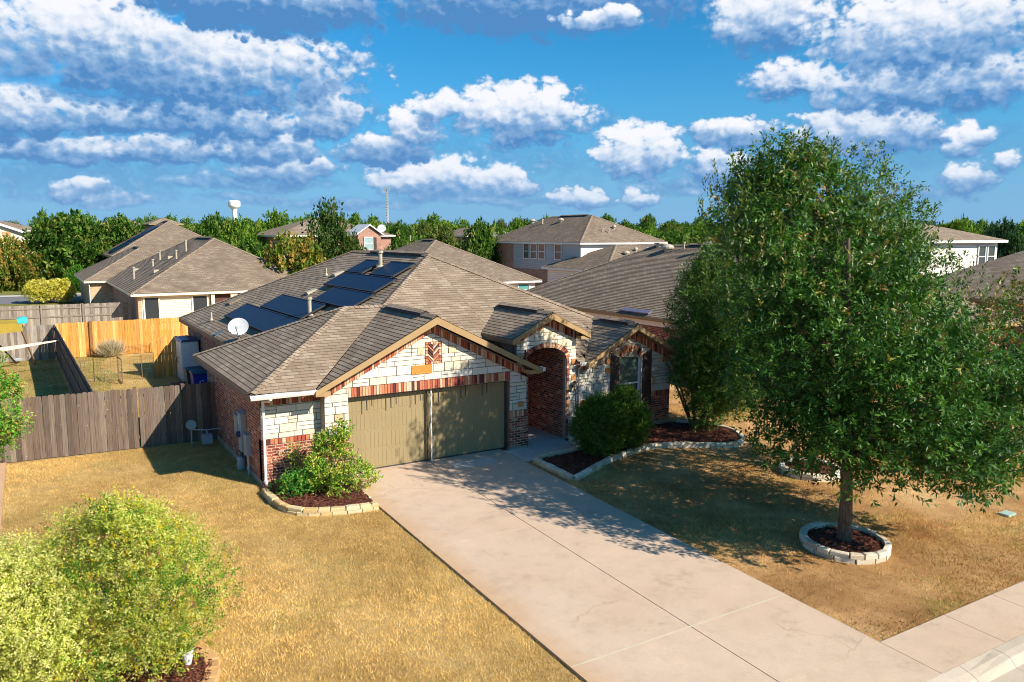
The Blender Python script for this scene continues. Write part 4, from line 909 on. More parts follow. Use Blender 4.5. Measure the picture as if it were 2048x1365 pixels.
fence('picket_fence', 'new orange cedar fence across the rear of the back yard', (-5.95, 27.35), (.9, 27.35), 1.86, ORW, 41, OLDWOOD, posts=(), gaps=.004)
e = [o for o in bpy.data.objects if o.get('label', '').startswith('new orange')][0]
m = MB(); m.box((-4.42, 27.22, 0), (-4.28, 27.33, 1.9), c=(.26, .12, .045)); m.build('post', OLDWOOD, e)
fence('picket_fence', 'short orange cedar panel beside the white storage cabinet', (-2.38, 18.8), (-.72, 18.8), 1.84, ORW, 42, OLDWOOD, posts=(0.02,), gaps=.012)
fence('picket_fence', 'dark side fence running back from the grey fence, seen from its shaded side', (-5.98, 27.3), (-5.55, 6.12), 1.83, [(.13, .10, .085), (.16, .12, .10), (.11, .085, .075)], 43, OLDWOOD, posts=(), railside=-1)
fence('picket_fence', 'pale grey board fence behind the golden play canopy', (-16, 27.6), (-6.0, 27.35), 1.8, LGW, 44, OLDWOOD, posts=())
fence('picket_fence', 'pale grey fence with exposed rails further back, in front of the golden bush', (-24, 41.6), (-1.1, 40.0), 1.85, LGW, 45, OLDWOOD, posts=(14.2, 17.6, 20.0), railside=-1)
fence('picket_fence', 'weathered short fence between distant trees and brick house', (-1.0, 84), (4.0, 84), 1.9, [(.42, .24, .09), (.5, .3, .12)], 46, OLDWOOD)
fence('picket_fence', 'old grey fence in the far rear beside the garden trees', (12.3, 30), (36, 31), 1.8, LGW, 47, OLDWOOD)

# ------------------------------------------------------------ foliage
def npmesh(name, V, nv, C, mat, parent=None, base=None):
    n = len(V)//nv; me = bpy.data.meshes.new(name); b = base if base is not None else wbase(parent)
    V = V-np.array([b.x, b.y, b.z])
    me.vertices.add(n*nv); me.vertices.foreach_set('co', V.astype(np.float32).ravel())
    me.loops.add(n*nv); me.loops.foreach_set('vertex_index', np.arange(n*nv, dtype=np.int32))
    me.polygons.add(n); me.polygons.foreach_set('loop_start', np.arange(0, n*nv, nv, dtype=np.int32)); me.polygons.foreach_set('loop_total', np.full(n, nv, dtype=np.int32))
    me.update(calc_edges=True)
    ca = me.color_attributes.new('Col', 'FLOAT_COLOR', 'POINT')
    cc = np.ones((n*nv, 4), np.float32); cc[:, :3] = np.repeat(C, nv, axis=0); ca.data.foreach_set('color', cc.ravel())
    me.materials.append(mat); o = bpy.data.objects.new(name, me); COL.objects.link(o)
    if parent: o.parent = parent
    return o
def nrm(a): return a/np.maximum(np.linalg.norm(a, axis=1, keepdims=True), 1e-6)
def leaves(P, D, n, L, ll, lw, C, rng, droop=0.1, spread=.9, along=1.0, cj=.18):
    N = len(P); P = np.repeat(P, n, 0); D = np.repeat(D, n, 0); C = np.repeat(C, n, 0); M = N*n
    t = rng.random((M, 1))**along; r = rng.normal(size=(M, 3)); r = nrm(r-(r*D).sum(1, keepdims=True)*D)
    b = P+D*t*L+r*.01; d = nrm(D*.6+r*spread+np.array([0, 0, -droop])); up = nrm(rng.normal(size=(M, 3))*.55+np.array([.1, -.2, 1.0]))
    s = nrm(np.cross(d, up)); k = ll*rng.uniform(.65, 1.2, (M, 1)); w = lw*rng.uniform(.7, 1.2, (M, 1))*.5
    V = np.stack([b, b+d*k*.45+s*w, b+d*k, b+d*k*.45-s*w], 1).reshape(-1, 3)
    C = C*rng.uniform(1-cj, 1+cj, (M, 1))*rng.uniform(.93, 1.07, (M, 3))
    return V, np.clip(C, 0, 1)
def pick(pal, wts, n, rng):
    w = np.array(wts, float); w /= w.sum(); return np.array(pal)[rng.choice(len(pal), n, p=w)]
def clump_sprays(cl, per, rng, axis, out=.35, up=.45, rnd=.45, bias=.2, rim=(.55, 1.0)):
    P = []; D = []
    for (x, y, z, r) in cl:
        n = max(3, int(per*r*r)); d = nrm(rng.normal(size=(n, 3))+np.array([0, 0, bias])); a = np.array([x-axis[0], y-axis[1], .0]); a = a/max(.3, np.linalg.norm(a))
        P.append(np.array([x, y, z])+d*r*rng.uniform(*rim, (n, 1))); D.append(nrm(d*.7+a*out+np.array([0, 0, up])+rng.normal(size=(n, 3))*rnd))
    return np.concatenate(P), np.concatenate(D)
RT = np.array([.855, -.518]); FW2 = np.array([.518, .855])
def profile_clumps(T, prof, n, rng, rr=(.5, .85), fmin=.3, yscale=1.0):
    zs = [p[0] for p in prof]; out = []
    w = np.array([p[2] for p in prof]); bk = [p[3] if len(p) > 3 else 0 for p in prof]
    while len(out) < n:
        z = rng.uniform(min(zs), max(zs)); c = np.interp(z, zs, [p[1] for p in prof]); r = np.interp(z, zs, w)
        if rng.random() > (r/w.max())**1.2+.08: continue
        a = rng.uniform(0, 2*pi); f = max(fmin, rng.random()**.45); cr = min(rng.uniform(*rr), r*.7+.12); rad = max(0, r-cr*.75)*f
        p = np.array(T[:2])+RT*(c+rad*cos(a))+FW2*(np.interp(z, zs, bk)+rad*sin(a)*yscale); out.append((p[0], p[1], z+T[2]-cr*.25, cr))
    return out
def limbs(parent, T, r0, h, targets, rng, mat, name='trunk', lean=(0, 0), zmin=1.2, n=10):
    m = MB(); T = Vector(T); pts = [T+Vector((lean[0]*t+.03*sin(t*9), lean[1]*t+.03*cos(t*7), h*t)) for t in [i/6 for i in range(7)]]
    m.path([T+Vector((0, 0, -.1))]+pts, [r0*1.35, r0*1.12]+[r0*(1-.75*(i/6)) for i in range(1, 7)], n); 
    for (x, y, z, r) in targets:
        c = Vector((x, y, z)); hz = sqrt((x-T.x)**2+(y-T.y)**2); zz = max(T.z+zmin, min(T.z+h*.95, z-hz*.7)); t = (zz-T.z)/h; s = pts[0].lerp(pts[-1], t)
        md = s.lerp(c, .5)+Vector((rng.normal()*.1, rng.normal()*.1, .12)); rb = max(.015, r0*.38*(1-t*.6))
        m.path([s, md, c], [rb, rb*.6, .012], 5)
    return m.build(name, mat, parent)

# the big oak at the right
def big_oak():
    rng = np.random.default_rng(21); T = (7.80, -9.40, -.28)
    e = empty('oak_tree', T, 'big dark green oak in the front lawn, trunk in the nearer stone ring', 'tree')
    # height above base, sideways centre, radius
    prof = [(1.75, 1.6, 1.6), (2.2, 1.0, 2.8), (2.7, 1.1, 3.4), (3.4, 1.0, 3.6), (4.3, .7, 3.4, .4), (5.1, .1, 2.95, .8), (5.8, -.2, 2.7, 1.4), (6.4, -.35, 2.5, 1.9), (6.9, -.42, 2.35, 2.25), (7.4, -.5, 2.1, 2.5), (8.1, -.55, 1.55, 2.6), (8.5, -.6, .95, 2.6)]
    cl = profile_clumps(T, prof, 440, rng, (.38, .72), .45, .88)
    for s, z, r in ((2.55, 1.0, .36), (2.8, 1.35, .45), (2.3, 1.7, .45), (-1.7, 1.95, .45), (-2.0, 2.3, .5), (.9, 1.6, .32), (3.2, 1.6, .45), (1.7, 1.5, .35), (2.7, .74, .22)):
        p = np.array(T[:2])+RT*s; cl.append((p[0], p[1], z+T[2]+.28, r))
    P, D = clump_sprays(cl, 96, rng, T, rim=(.6, 1.0))
    keep = (P[:, 2] > T[2]+1.35) | ((P-np.array(T))@np.array([.855, -.518, 0]) > 2.0); P = P[keep]; D = D[keep]
    n = len(P); hz = (P[:, 2]-T[2])/8.4
    C = pick([(.030, .095, .013), (.048, .14, .018), (.078, .19, .026), (.13, .26, .04), (.26, .26, .05), (.38, .20, .06)], [3, 3.4, 2.2, 1.0, .15, .05], n, rng)
    top = rng.random(n) < np.clip((hz-.45)*.55, 0, .4); C[top] = pick([(.12, .17, .03), (.20, .22, .05), (.26, .20, .07), (.09, .16, .03)], [3, 2, 1, 3], top.sum(), rng)
    cn = vnoise(P[:, 0]+P[:, 2]*.7, P[:, 1]-P[:, 2]*.6, .8, 2); C = C*(.6+.85*cn)[:, None]
    V, CC = leaves(P, D, 11, .24, .128, .044, C, rng)
    # upright shoots breaking the top outline
    S = []; SD = []
    for k in range(170):
        z = rng.uniform(4.6, 8.45); c = np.interp(z, [p[0] for p in prof], [p[1] for p in prof]); r = np.interp(z, [p[0] for p in prof], [p[2] for p in prof]); a = rng.uniform(0, 2*pi)
        f = .98 if z < 7.8 else rng.random()**.5; p = np.array(T[:2])+RT*(c+r*f*cos(a))+FW2*(r*f*sin(a)*.88+np.interp(z, [p[0] for p in prof], [p[3] if len(p) > 3 else 0 for p in prof])); S.append((p[0], p[1], z+T[2]-.1)); SD.append(nrm(np.array([[cos(a)*.25, sin(a)*.25, 1.0]]))[0])
    S = np.array(S); SD = np.array(SD); C2 = pick([(.10, .16, .03), (.17, .20, .045), (.06, .12, .025), (.25, .2, .07)], [3, 2, 3, 1], len(S), rng)
    V2, CC2 = leaves(S, SD, 26, .78, .105, .036, C2, rng, droop=-.2, spread=.6)
    npmesh('crown', np.concatenate([V, V2]), 4, np.concatenate([CC, CC2]), LEAF, e)
    tg = [cl[i] for i in rng.choice(len(cl), 60, replace=False)]
    limbs(e, T, .145, 6.6, tg, rng, BARK, lean=(-.25, .15), zmin=2.0, n=14)
big_oak()
def tree(name, label, T, prof, ncl, crr, per, pal, wts, leaf, seed, r0, h, stems=1, group=None, mat=LEAF, cat='tree', nl=12, L=.24, bark=BARK, fmin=.3, tone=(.78, .5), zmin=.7, crown='crown', patch=None, extra=()):
    rng = np.random.default_rng(seed); e = empty(name, T, label, cat, group)
    cl = profile_clumps(T, prof, ncl, rng, crr, fmin)+list(extra); P, D = clump_sprays(cl, per, rng, T)
    keep = P[:, 2] > T[2]+.03; P = P[keep]; D = D[keep]
    C = pick(pal, wts, len(P), rng); cn = vnoise(P[:, 0]*1.3+P[:, 2], P[:, 1]*1.3-P[:, 2]*.6, 1.1, 2); C = C*(tone[0]+tone[1]*cn)[:, None]
    if patch: k = (vnoise(P[:, 0]*1.0+P[:, 2], P[:, 1]+P[:, 2]*.5, 1.5, 2)+.16*(P[:, 0]-T[0]) > patch) & (rng.random(len(P)) < .75); C[k] = pick([(.07, .20, .02), (.12, .28, .03), (.24, .36, .04)], [2, 2, 1.2], k.sum(), rng)
    V, CC = leaves(P, D, nl, L, leaf[0], leaf[1], C, rng); npmesh(crown, V, 4, CC, mat, e)
    if stems == 1: limbs(e, T, r0, h, [cl[i] for i in rng.choice(len(cl), min(len(cl), 24), replace=False)], rng, bark, zmin=zmin)
    else:
        m = MB()
        for k in range(stems):
            a = 2*pi*k/stems+rng.uniform(-.4, .4); c = cl[rng.integers(len(cl))]; s = Vector(T)+Vector((.08*cos(a), .08*sin(a), -.05))
            md = s+Vector((.3*h*cos(a)*.6, .3*h*sin(a)*.6, h*.45)); en = Vector(T)+Vector((h*.42*cos(a), h*.42*sin(a), h*.9)); m.path([s, md, en], [r0, r0*.75, r0*.3], 6)
            m.path([md, md.lerp(Vector(c[:3]), .8)], [r0*.5, .01], 5)
        m.build('stems', bark, e)
    return e
GREENS = [(.035, .10, .015), (.06, .15, .02), (.10, .20, .03), (.16, .26, .05)]
tree('small_tree', 'multi-stemmed green tree by the bedroom window corner, in the mulch bed', (11.75, -.75, -.02),
     [(.75, .5, 1.05), (1.3, .55, 1.45), (2.2, .6, 1.65), (3.2, .6, 1.68), (4.2, .5, 1.5), (5.0, .45, 1.15), (5.8, .5, .5)], 190, (.35, .6), 230, [(.05, .13, .018), (.08, .18, .025), (.13, .25, .04), (.2, .3, .06), (.24, .26, .05)], [3, 3, 2, 1, .4], (.105, .032), 22, .045, 3.4, stems=7, tone=(.8, .6))
tree('lawn_tree', 'second lawn tree mostly hidden behind the big oak, in the farther stone ring', (11.35, -5.75, -.18),
     [(1.4, .4, 1.4), (2.2, .6, 2.3), (3.4, .8, 2.9), (4.8, .9, 2.9), (6.0, 1.0, 2.6), (7.0, 1.1, 1.9), (7.8, 1.2, 1.2), (8.2, 1.2, .6)], 190, (.42, .75), 58, GREENS, [3, 3, 2, 1], (.11, .036), 23, .12, 6.5, extra=[(11.3+.6*i+.2*(k % 2), -5.7+.3*((i+k) % 3-1), 5.8+.62*k, .55) for i in range(4) for k in range(5)])  # extra: dense clumps added to block sun and shade the bedroom gable
tree('lawn_tree', 'olive and orange tinted tree at the right edge behind the big oak', (20.3, -7.2, -.2),
     [(.8, 0, 1.4), (1.8, 0, 2.5), (3.2, 0, 2.9), (4.4, 0, 2.3), (5.3, 0, 1.2)], 130, (.5, .8), 30, [(.16, .15, .03), (.24, .18, .04), (.08, .13, .025), (.32, .19, .05), (.14, .2, .04)], [3, 3, 2, 1.4, 2], (.15, .06), 24, .12, 3.5)
# boxwood pair right of the garage
BOXW = [(.045, .11, .017), (.08, .17, .026), (.13, .23, .04), (.24, .25, .09)]
tree('rounded_shrub', 'larger rounded dark green shrub beside the arched porch, clipped smooth', (6.85, -1.70, -.05), [(.30, .1, .42), (.55, .1, .72), (.95, .12, .86), (1.4, .12, .80), (1.68, .1, .45)], 130, (.24, .36), 700, BOXW, [3, 3, 2, .5], (.045, .022), 25, .028, 1.0, stems=6, cat='shrub', nl=10, L=.10, mat=LEAFM, fmin=.55)
tree('rounded_shrub', 'rounded dark green shrub just below the shuttered window, right of its twin', (7.98, -1.72, -.05), [(.30, .0, .4), (.55, .0, .68), (.95, .0, .80), (1.45, .0, .72), (1.78, -.05, .38)], 120, (.24, .36), 700, BOXW, [3, 3, 2, .6], (.045, .022), 26, .026, 1.0, stems=6, cat='shrub', nl=10, L=.10, mat=LEAFM, fmin=.55)
# corner bed planting
YG = [(.14, .30, .02), (.28, .42, .04), (.46, .52, .08), (.55, .46, .09), (.06, .15, .015)]
tree('flowering_shrub', 'tall loose bright green shrub in the corner bed left of the garage door', (-.62, -1.02, -.03), [(.12, .15, .7), (.35, .1, .95), (.65, .0, .85), (1.0, -.25, .58), (1.35, -.15, .42), (1.75, .05, .28)], 84, (.11, .20), 620, YG, [2.4, 3, 1.8, .9, 1.6], (.062, .036), 27, .018, 1.2, stems=7, cat='shrub', nl=9, L=.13, fmin=.25)
tree('low_shrub', 'low deep green shrub in the corner bed against the white downspout', (-1.72, -.72, -.03), [(.08, 0, .46), (.22, 0, .62), (.42, .1, .52), (.58, .2, .3)], 36, (.13, .22), 560, [(.03, .15, .015), (.06, .22, .02), (.13, .32, .035), (.28, .40, .06)], [3, 3, 2, 1], (.055, .03), 28, .014, .5, stems=4, cat='shrub', nl=9, L=.11)
tree('low_shrub', 'thin reddish twiggy shrub beside the brick wall in the corner bed', (-1.42, -.12, -.01), [(.4, 0, .2), (.8, -.05, .32), (1.2, -.05, .24)], 12, (.12, .2), 380, YG+[(.3, .1, .04)], [2, 2, 1, 1, 2, 1], (.05, .028), 29, .012, 1.0, stems=4, cat='shrub', nl=7, L=.12)
# foreground golden shrubs, lower left
tree('golden_shrub', 'big yellow and green speckled shrub in the lower left, rooted in round bed', (-5.86, -6.94, -.21),
     [(.45, -.3, 1.2), (.75, -.3, 1.75), (1.15, -.35, 1.9), (1.6, -.4, 1.75), (1.95, -.4, 1.45), (2.25, -.3, .95), (2.5, -.1, .4)], 300, (.22, .38), 300,
     [(.54, .56, .10), (.66, .66, .20), (.40, .46, .06), (.10, .26, .025), (.66, .52, .03), (.34, .16, .09)], [3.4, 2.8, 2.0, 1.1, 1.0, .4], (.047, .021), 35, .05, 1.8, stems=5, cat='shrub', nl=12, L=.17, mat=LEAFM, bark=BARKL, tone=(.48, .75), fmin=.2, patch=.66)
tree('golden_shrub', 'pale creamy yellow shrub at the left edge, paler than its speckled neighbour', (-7.62, -7.15, -.22),
     [(.25, 0, 1.15), (.6, 0, 1.45), (1.1, 0, 1.5), (1.6, .0, 1.2), (1.95, 0, .8), (2.2, .1, .35)], 170, (.26, .42), 330,
     [(.68, .66, .22), (.60, .60, .15), (.48, .52, .10), (.74, .70, .30), (.34, .36, .07)], [3.4, 3, 1.8, 2.0, .8], (.047, .021), 36, .04, 1.6, stems=5, cat='shrub', nl=12, L=.17, mat=LEAFM, bark=BARKL, tone=(.56, .66), fmin=.2)
tree('young_tree', 'bright green and rust coloured small tree at the left edge before the grey fence', (-8.1, 4.6, 0), [(.9, 0, .5), (1.5, .1, .8), (2.2, .1, .85), (2.9, 0, .65), (3.3, 0, .35)], 70, (.22, .36), 330, [(.07, .24, .02), (.16, .34, .03), (.40, .26, .06), (.30, .36, .08)], [3, 3, 1.6, 1.5], (.085, .04), 37, .05, 2.4, nl=10, L=.2)

# background trees: five crown kinds, then copies with their own trunk
def proto(seed, pal, wts, shape, nsp=1300, ll=.085, lw=.045, clr=(.16, .28), ncl=85, nl=9):
    rng = np.random.default_rng(seed); cl = []
    while len(cl) < ncl:
        z = rng.uniform(.12, 1.0); r = np.interp(z, [s[0] for s in shape], [s[1] for s in shape]); a = rng.uniform(0, 2*pi); f = max(.35, rng.random()**.4); cr = min(rng.uniform(*clr), r*.6+.05)
        rad = max(0, r-cr*.6)*f; cl.append((rad*cos(a), rad*sin(a), z-cr*.4, cr))
    P, D = clump_sprays(cl, nsp/ncl/.05, rng, (0, 0)); C = pick(pal, wts, len(P), rng); cn = vnoise(P[:, 0]*3+P[:, 2]*2, P[:, 1]*3-P[:, 2]*2, 1.0, 2); C = C*(.65+.7*cn)[:, None]
    V, CC = leaves(P, D, nl, .10, ll, lw, C, rng, cj=.22)
    o = npmesh('crown', V, 4, CC, LEAFM, None, Vector((0, 0, 0))); COL.objects.unlink(o); return o.data
ROUND = [(.1, .5), (.3, .9), (.55, 1.0), (.8, .75), (1.0, .25)]; TALL = [(.1, .45), (.3, .8), (.55, .85), (.8, .5), (1.0, .1)]
PR = {'a': proto(51, [(.04, .10, .015), (.075, .16, .022), (.13, .22, .035), (.22, .26, .06)], [3, 3, 2, 1.0], ROUND),
      'b': proto(52, [(.09, .18, .02), (.15, .25, .03), (.24, .33, .05), (.07, .13, .02)], [3, 3, 1.5, 1.5], ROUND),
      'c': proto(53, [(.035, .075, .018), (.06, .12, .022), (.13, .15, .035)], [3, 3, 1.2], TALL, ll=.07, lw=.03),
      'd': proto(54, [(.09, .13, .03), (.15, .18, .045), (.21, .22, .06), (.05, .09, .02)], [3, 3, 1.5, 1.5], TALL, ll=.10, lw=.03),
      'e': proto(55, [(.02, .06, .03), (.04, .09, .045), (.07, .12, .05)], [3, 3, 1], ROUND),
      'o': proto(56, [(.10, .16, .02), (.20, .22, .035), (.32, .26, .05), (.40, .24, .06)], [3, 3, 2, 1], ROUND),
      'g': proto(57, [(.07, .20, .02), (.12, .28, .04)], [2, 2], ROUND)}
g = MB(); g.path([(0, 0, 0), (.01, .0, .35), (0, .02, .8)], [.05, .035, .012], 7); g.tube((0, 0, .3), (.3, .1, .6), .02, .008, 5); g.tube((0, 0, .35), (-.25, -.15, .65), .02, .008, 5)
_tr = g.build('trunk', BARK); TRD = _tr.data; bpy.data.objects.remove(_tr)
def btree(kind, x, y, ztop, rad, label, group, name='broadleaf_tree', ground=0):
    e = empty(name, (x, y, ground), label, 'tree', group); e.rotation_euler.z = random.uniform(0, 6.28); hh = ztop-ground; rad *= 1.08
    for nm, d in (('crown', PR[kind]), ('trunk', TRD)):
        o = bpy.data.objects.new(nm, d); COL.objects.link(o); o.parent = e; o.scale = (rad, rad, hh*.88)
        if nm == 'trunk': o.scale = (rad*.9, rad*.9, hh)
    return e
MID = [('a',-2.8,75.1,9.1,5.1,'broad dark green tree left of the solar roof, darkest of the left group'),('a',2.3,79.8,8.9,3.8,'dark green tree touching the lower end of the solar roof'),('o',-8.1,66.2,6.0,2.6,'rust and green tree above the parked car at the far left'),('a',-1.5,62.0,6.4,2.8,'dark tree just behind the golden street bush'),('a',-5.1,70.2,6.9,2.3,'green tree between the stone gable and the broad dark tree'),('g',-3.1,58.1,3.1,1.5,'small bright green tree beside the golden bush'),('b',-4.3,130.2,10.4,2.8,'light green treetop just right of the far left roof'),('b',1.5,119.9,9.6,4.0,'light green treetops above the broad dark tree'),
('a',14.0,88.2,9.3,3.8,'green tree left of the water tower above the brown roof'),('b',14.8,77.8,8.6,3.1,'light green tree directly below the water tower'),('b',20.7,84.6,9.6,4.4,'tall light green tree right of the water tower'),('a',11.3,58.1,6.4,2.8,'dark green tree behind the big brown rear roof, right slope'),('b',27.8,95.1,9.2,3.0,'light green tree rising over the brick gable roof'),('a',9.6,63.6,6.4,1.6,'dark narrow tree over the peak of the big brown rear roof'),('o',10.6,41.7,6.9,3.2,'olive green tree right behind the big brown rear roof edge'),('c',14.0,43.2,9.8,3.6,'dark pointed tree standing highest, left of the brick gable window'),('a',27.6,74.1,8.0,2.5,'green tree just right of the brick gable'),
('a',36.6,81.2,8.4,3.1,'dark green tree below the radio mast'),('d',34.9,65.5,8.1,3.9,'greyish green tree centred behind the house ridge'),('a',35.6,57.2,8.3,2.8,'dark green tree left of the two-storey house'),('a',26.0,56.5,6.4,2.0,'low dark tree behind the rear ridge vent'),('a',40.6,62.5,8.1,2.1,'green tree touching left eave of the two-storey house'),('b',72.1,107.7,9.7,2.4,'small light treetop over the left end of two-storey roof'),('b',81.7,113.4,10.3,2.0,'single light treetop above the two-storey ridge'),
('b',91.3,93.5,8.8,3.8,'light green tree right of the two-storey roof'),('d',87.9,83.2,8.5,4.0,'greyish tree above the right neighbour ridge'),('b',98.5,86.8,8.8,4.7,'wide light green tree above the oval roof vent'),('b',86.6,70.4,7.9,2.4,'light green tree next to the big oak, left side'),('b',75.7,27.1,8.3,2.1,'green treetop above the white-sided house at the right'),('e',73.0,21.5,8.3,2.5,'dark bluish tree at the far right skyline'),('e',81.5,26.9,8.0,1.9,'dark bluish tree behind the far right one'),('a',98.1,38.1,7.7,2.3,'green tree between the white-sided house and the far right'),
('b',17.4,148.4,10.2,4.8,'far light green trees left of the water tower'),('b',15.1,158.8,10.4,4.0,'far light treetop over the solar roof ridge'),('a',9.3,89.0,7.6,2.1,'green tree over the ridge of the solar roof house'),('d',41.5,100.8,8.4,2.4,'greyish tree left of the radio mast'),('d',60.8,125.1,9.5,3.5,'distant greyish tree right of the radio mast')]
for i, (k, x, y, z, r, lab) in enumerate(MID):
    if i < 5 and i != 2: f = (112+y*.0)/(y+20); x = -7+(x+7)*f; z = 6.39+(z-6.39)*f*.95; r *= f; y = 92
    if i == 2: x, y, z, r = -8.6, 88.5, 6.6, 3.3
    if i == 3: z = 6.0; r = 2.6
    if i == 4: continue
    if i == 5: x, y, z, r = -2.1, 84, 3.3, 1.5
    btree(k, x, y, z-.35, r, lab, 'trees among the rear houses')
HZ = [(-18,210,11.1,4.9),(-17,262,11.7,6.5),(-11,224,11.3,5.2),(-9,192,10.9,6.8),(-4,250,10.9,5.0),(-2,243,11.1,6.6),(3,231,11.9,6.2),(5,217,11.5,4.7),(10,224,10.5,5.3),(17,257,11.7,6.6),(17,229,11.5,5.6),(23,250,12.1,4.6),(20,197,10.5,5.8),(35,267,12.6,5.0),(34,230,12.1,5.2),(32,199,10.5,5.9),(32,172,11.0,5.1),(39,189,10.6,5.3),(37,170,10.5,6.2),(58,235,11.0,6.9),(67,257,12.9,6.4),(63,222,10.8,6.5),(62,204,11.9,4.8),(63,192,10.3,4.5),(81,234,12.8,5.4),(93,251,13.5,5.6),(64,162,11.3,4.9),(68,159,11.1,5.7),(73,166,10.0,5.8),(114,242,12.9,5.7),(77,155,10.7,5.6),(116,224,11.5,5.7),(92,170,11.5,5.0),(92,159,10.2,4.6),(139,229,12.5,5.5),(134,210,11.9,6.4),(106,159,11.7,6.7),(117,166,10.5,6.1),(148,203,11.5,5.8),(120,156,10.4,6.8),(166,209,13.1,6.9),(165,201,13.0,4.8),(117,132,10.0,4.9),(163,183,11.5,6.8),(178,194,13.1,4.5),(176,180,12.5,6.5),(184,182,11.7,5.0),(188,180,12.2,6.4),(130,116,10.1,4.6),(193,171,11.7,6.0),(189,162,11.8,5.8),(196,162,10.9,4.7),(197,155,11.7,5.3),(213,164,11.8,4.7),(210,155,11.4,5.8),(205,144,10.7,4.7),(170,111,11.0,6.6),(161,101,9.7,6.7),(189,118,11.4,5.3),(210,126,10.4,4.5),(193,111,10.6,6.3),(175,95,10.9,6.6),(239,130,11.0,6.1),(184,92,10.1,6.8),(185,89,9.6,6.7),(199,92,10.3,4.9),(220,100,11.0,4.8),(234,105,11.7,4.9),(215,89,10.8,5.4),(201,79,10.9,6.8)]
rr = random.Random(8)
KN = {'a': 'dark green', 'b': 'light green', 'd': 'greyish green', 'e': 'bluish dark'}
def hlab(k, x, y):
    a = math.degrees(math.atan2(x+7, y+20))
    for lim, w in ((5, 'at far left above the stone gable house'), (11.8, 'left of the white water tower'), (16, 'just right of the white water tower'), (22, 'between the water tower and the radio mast'), (29.5, 'just right of the radio mast'), (36, 'behind left half of two-storey roof'), (41.5, 'behind right half of two-storey roof'), (46, 'between two-storey house and big oak'), (58, 'hidden behind the big oak crown')):
        if a < lim: return 'distant %s treetop in the skyline %s' % (KN[k], w)
    return 'distant %s treetop in the skyline right of the big oak' % KN[k]
for i, (x, y, z, r) in enumerate(HZ): z += rr.uniform(-2.0, .5); k = rr.choice('aabbde'); btree(k, x, y, z, r, hlab(k, x, y), 'trees along the horizon')
for i in range(78):   # the belt closing the gaps behind the houses
    t = i/77; a = R(-20+t*96); d_ = rr.uniform(120, 175); x = -7+d_*sin(a); y = -20+d_*cos(a)
    k = rr.choice('abbae'); btree(k, x, y, rr.uniform(6.2, 7.6), rr.uniform(4.5, 6.5), hlab(k, x, y).replace('distant', 'mid-distant').replace('in the skyline', 'low in the belt'), 'trees along the horizon')

# ------------------------------------------------------------ beds, rings, borders
def border(mb, pts, w, h, seed, rows=2, closed=False, cols=None, z0=None):
    rr = random.Random(seed); P = [Vector((*p, 0)) for p in pts]
    if closed: P.append(P[0])
    seg = [(P[i+1]-P[i]).length for i in range(len(P)-1)]; L = sum(seg)
    def at(s):
        s = max(0, min(L-1e-6, s)); i = 0
        while s > seg[i] and i < len(seg)-1: s -= seg[i]; i += 1
        d = (P[i+1]-P[i]).normalized(); return P[i]+d*s
    for r in range(rows):
        s = rr.uniform(0, .15) if r else 0
        while s < L-.05:
            l = min(rr.uniform(.24, .42), L-s); a = at(s+.006); b = at(s+l-.006); d = (b-a)
            if d.length < .03: s += l; continue
            d.normalize(); n = Vector((-d.y, d.x, 0)); wi = w*rr.uniform(.88, 1.1)/2; hh = h/rows
            za = gz(a.y) if z0 is None else z0; k_ = 0; zb = gz(b.y) if z0 is None else z0; zl = hh*r+rr.uniform(-.004, .004); zh = hh*(r+1)+rr.uniform(-.008, .012)
            c = rr.choice(cols or STP[:6]); k = rr.uniform(.8, 1.05); c = tuple(q*k for q in c); j = lambda: rr.uniform(-.008, .008)
            bo = [a-n*wi, b-n*wi, b+n*wi, a+n*wi]; zz = [za, zb, zb, za]; ch = .018
            lo = [(p.x, p.y, z+zl-(.04 if r == 0 else 0)) for p, z in zip(bo, zz)]; mi = [(p.x+j(), p.y+j(), z+zh-ch) for p, z in zip(bo, zz)]
            ti = [a-n*(wi-ch)+d*ch, b-n*(wi-ch)-d*ch, b+n*(wi-ch)-d*ch, a+n*(wi-ch)+d*ch]; to = [(p.x, p.y, z+zh) for p, z in zip(ti, zz)]
            mb.poly(to, c=c)
            for i in range(4):
                q = (i+1) % 4; mb.poly([lo[i], lo[q], mi[q], mi[i]], c=c); mb.poly([mi[i], mi[q], to[q], to[i]], c=c)
            s += l
def smooth(pts, n=4):
    out = []
    for i in range(len(pts)-1):
        p0 = pts[max(0, i-1)]; p1 = pts[i]; p2 = pts[i+1]; p3 = pts[min(len(pts)-1, i+2)]
        for k in range(n):
            t = k/n; out.append(tuple(.5*((2*p1[j])+(-p0[j]+p2[j])*t+(2*p0[j]-5*p1[j]+4*p2[j]-p3[j])*t*t+(-p0[j]+3*p1[j]-3*p2[j]+p3[j])*t**3) for j in (0, 1)))
    return out+[pts[-1]]
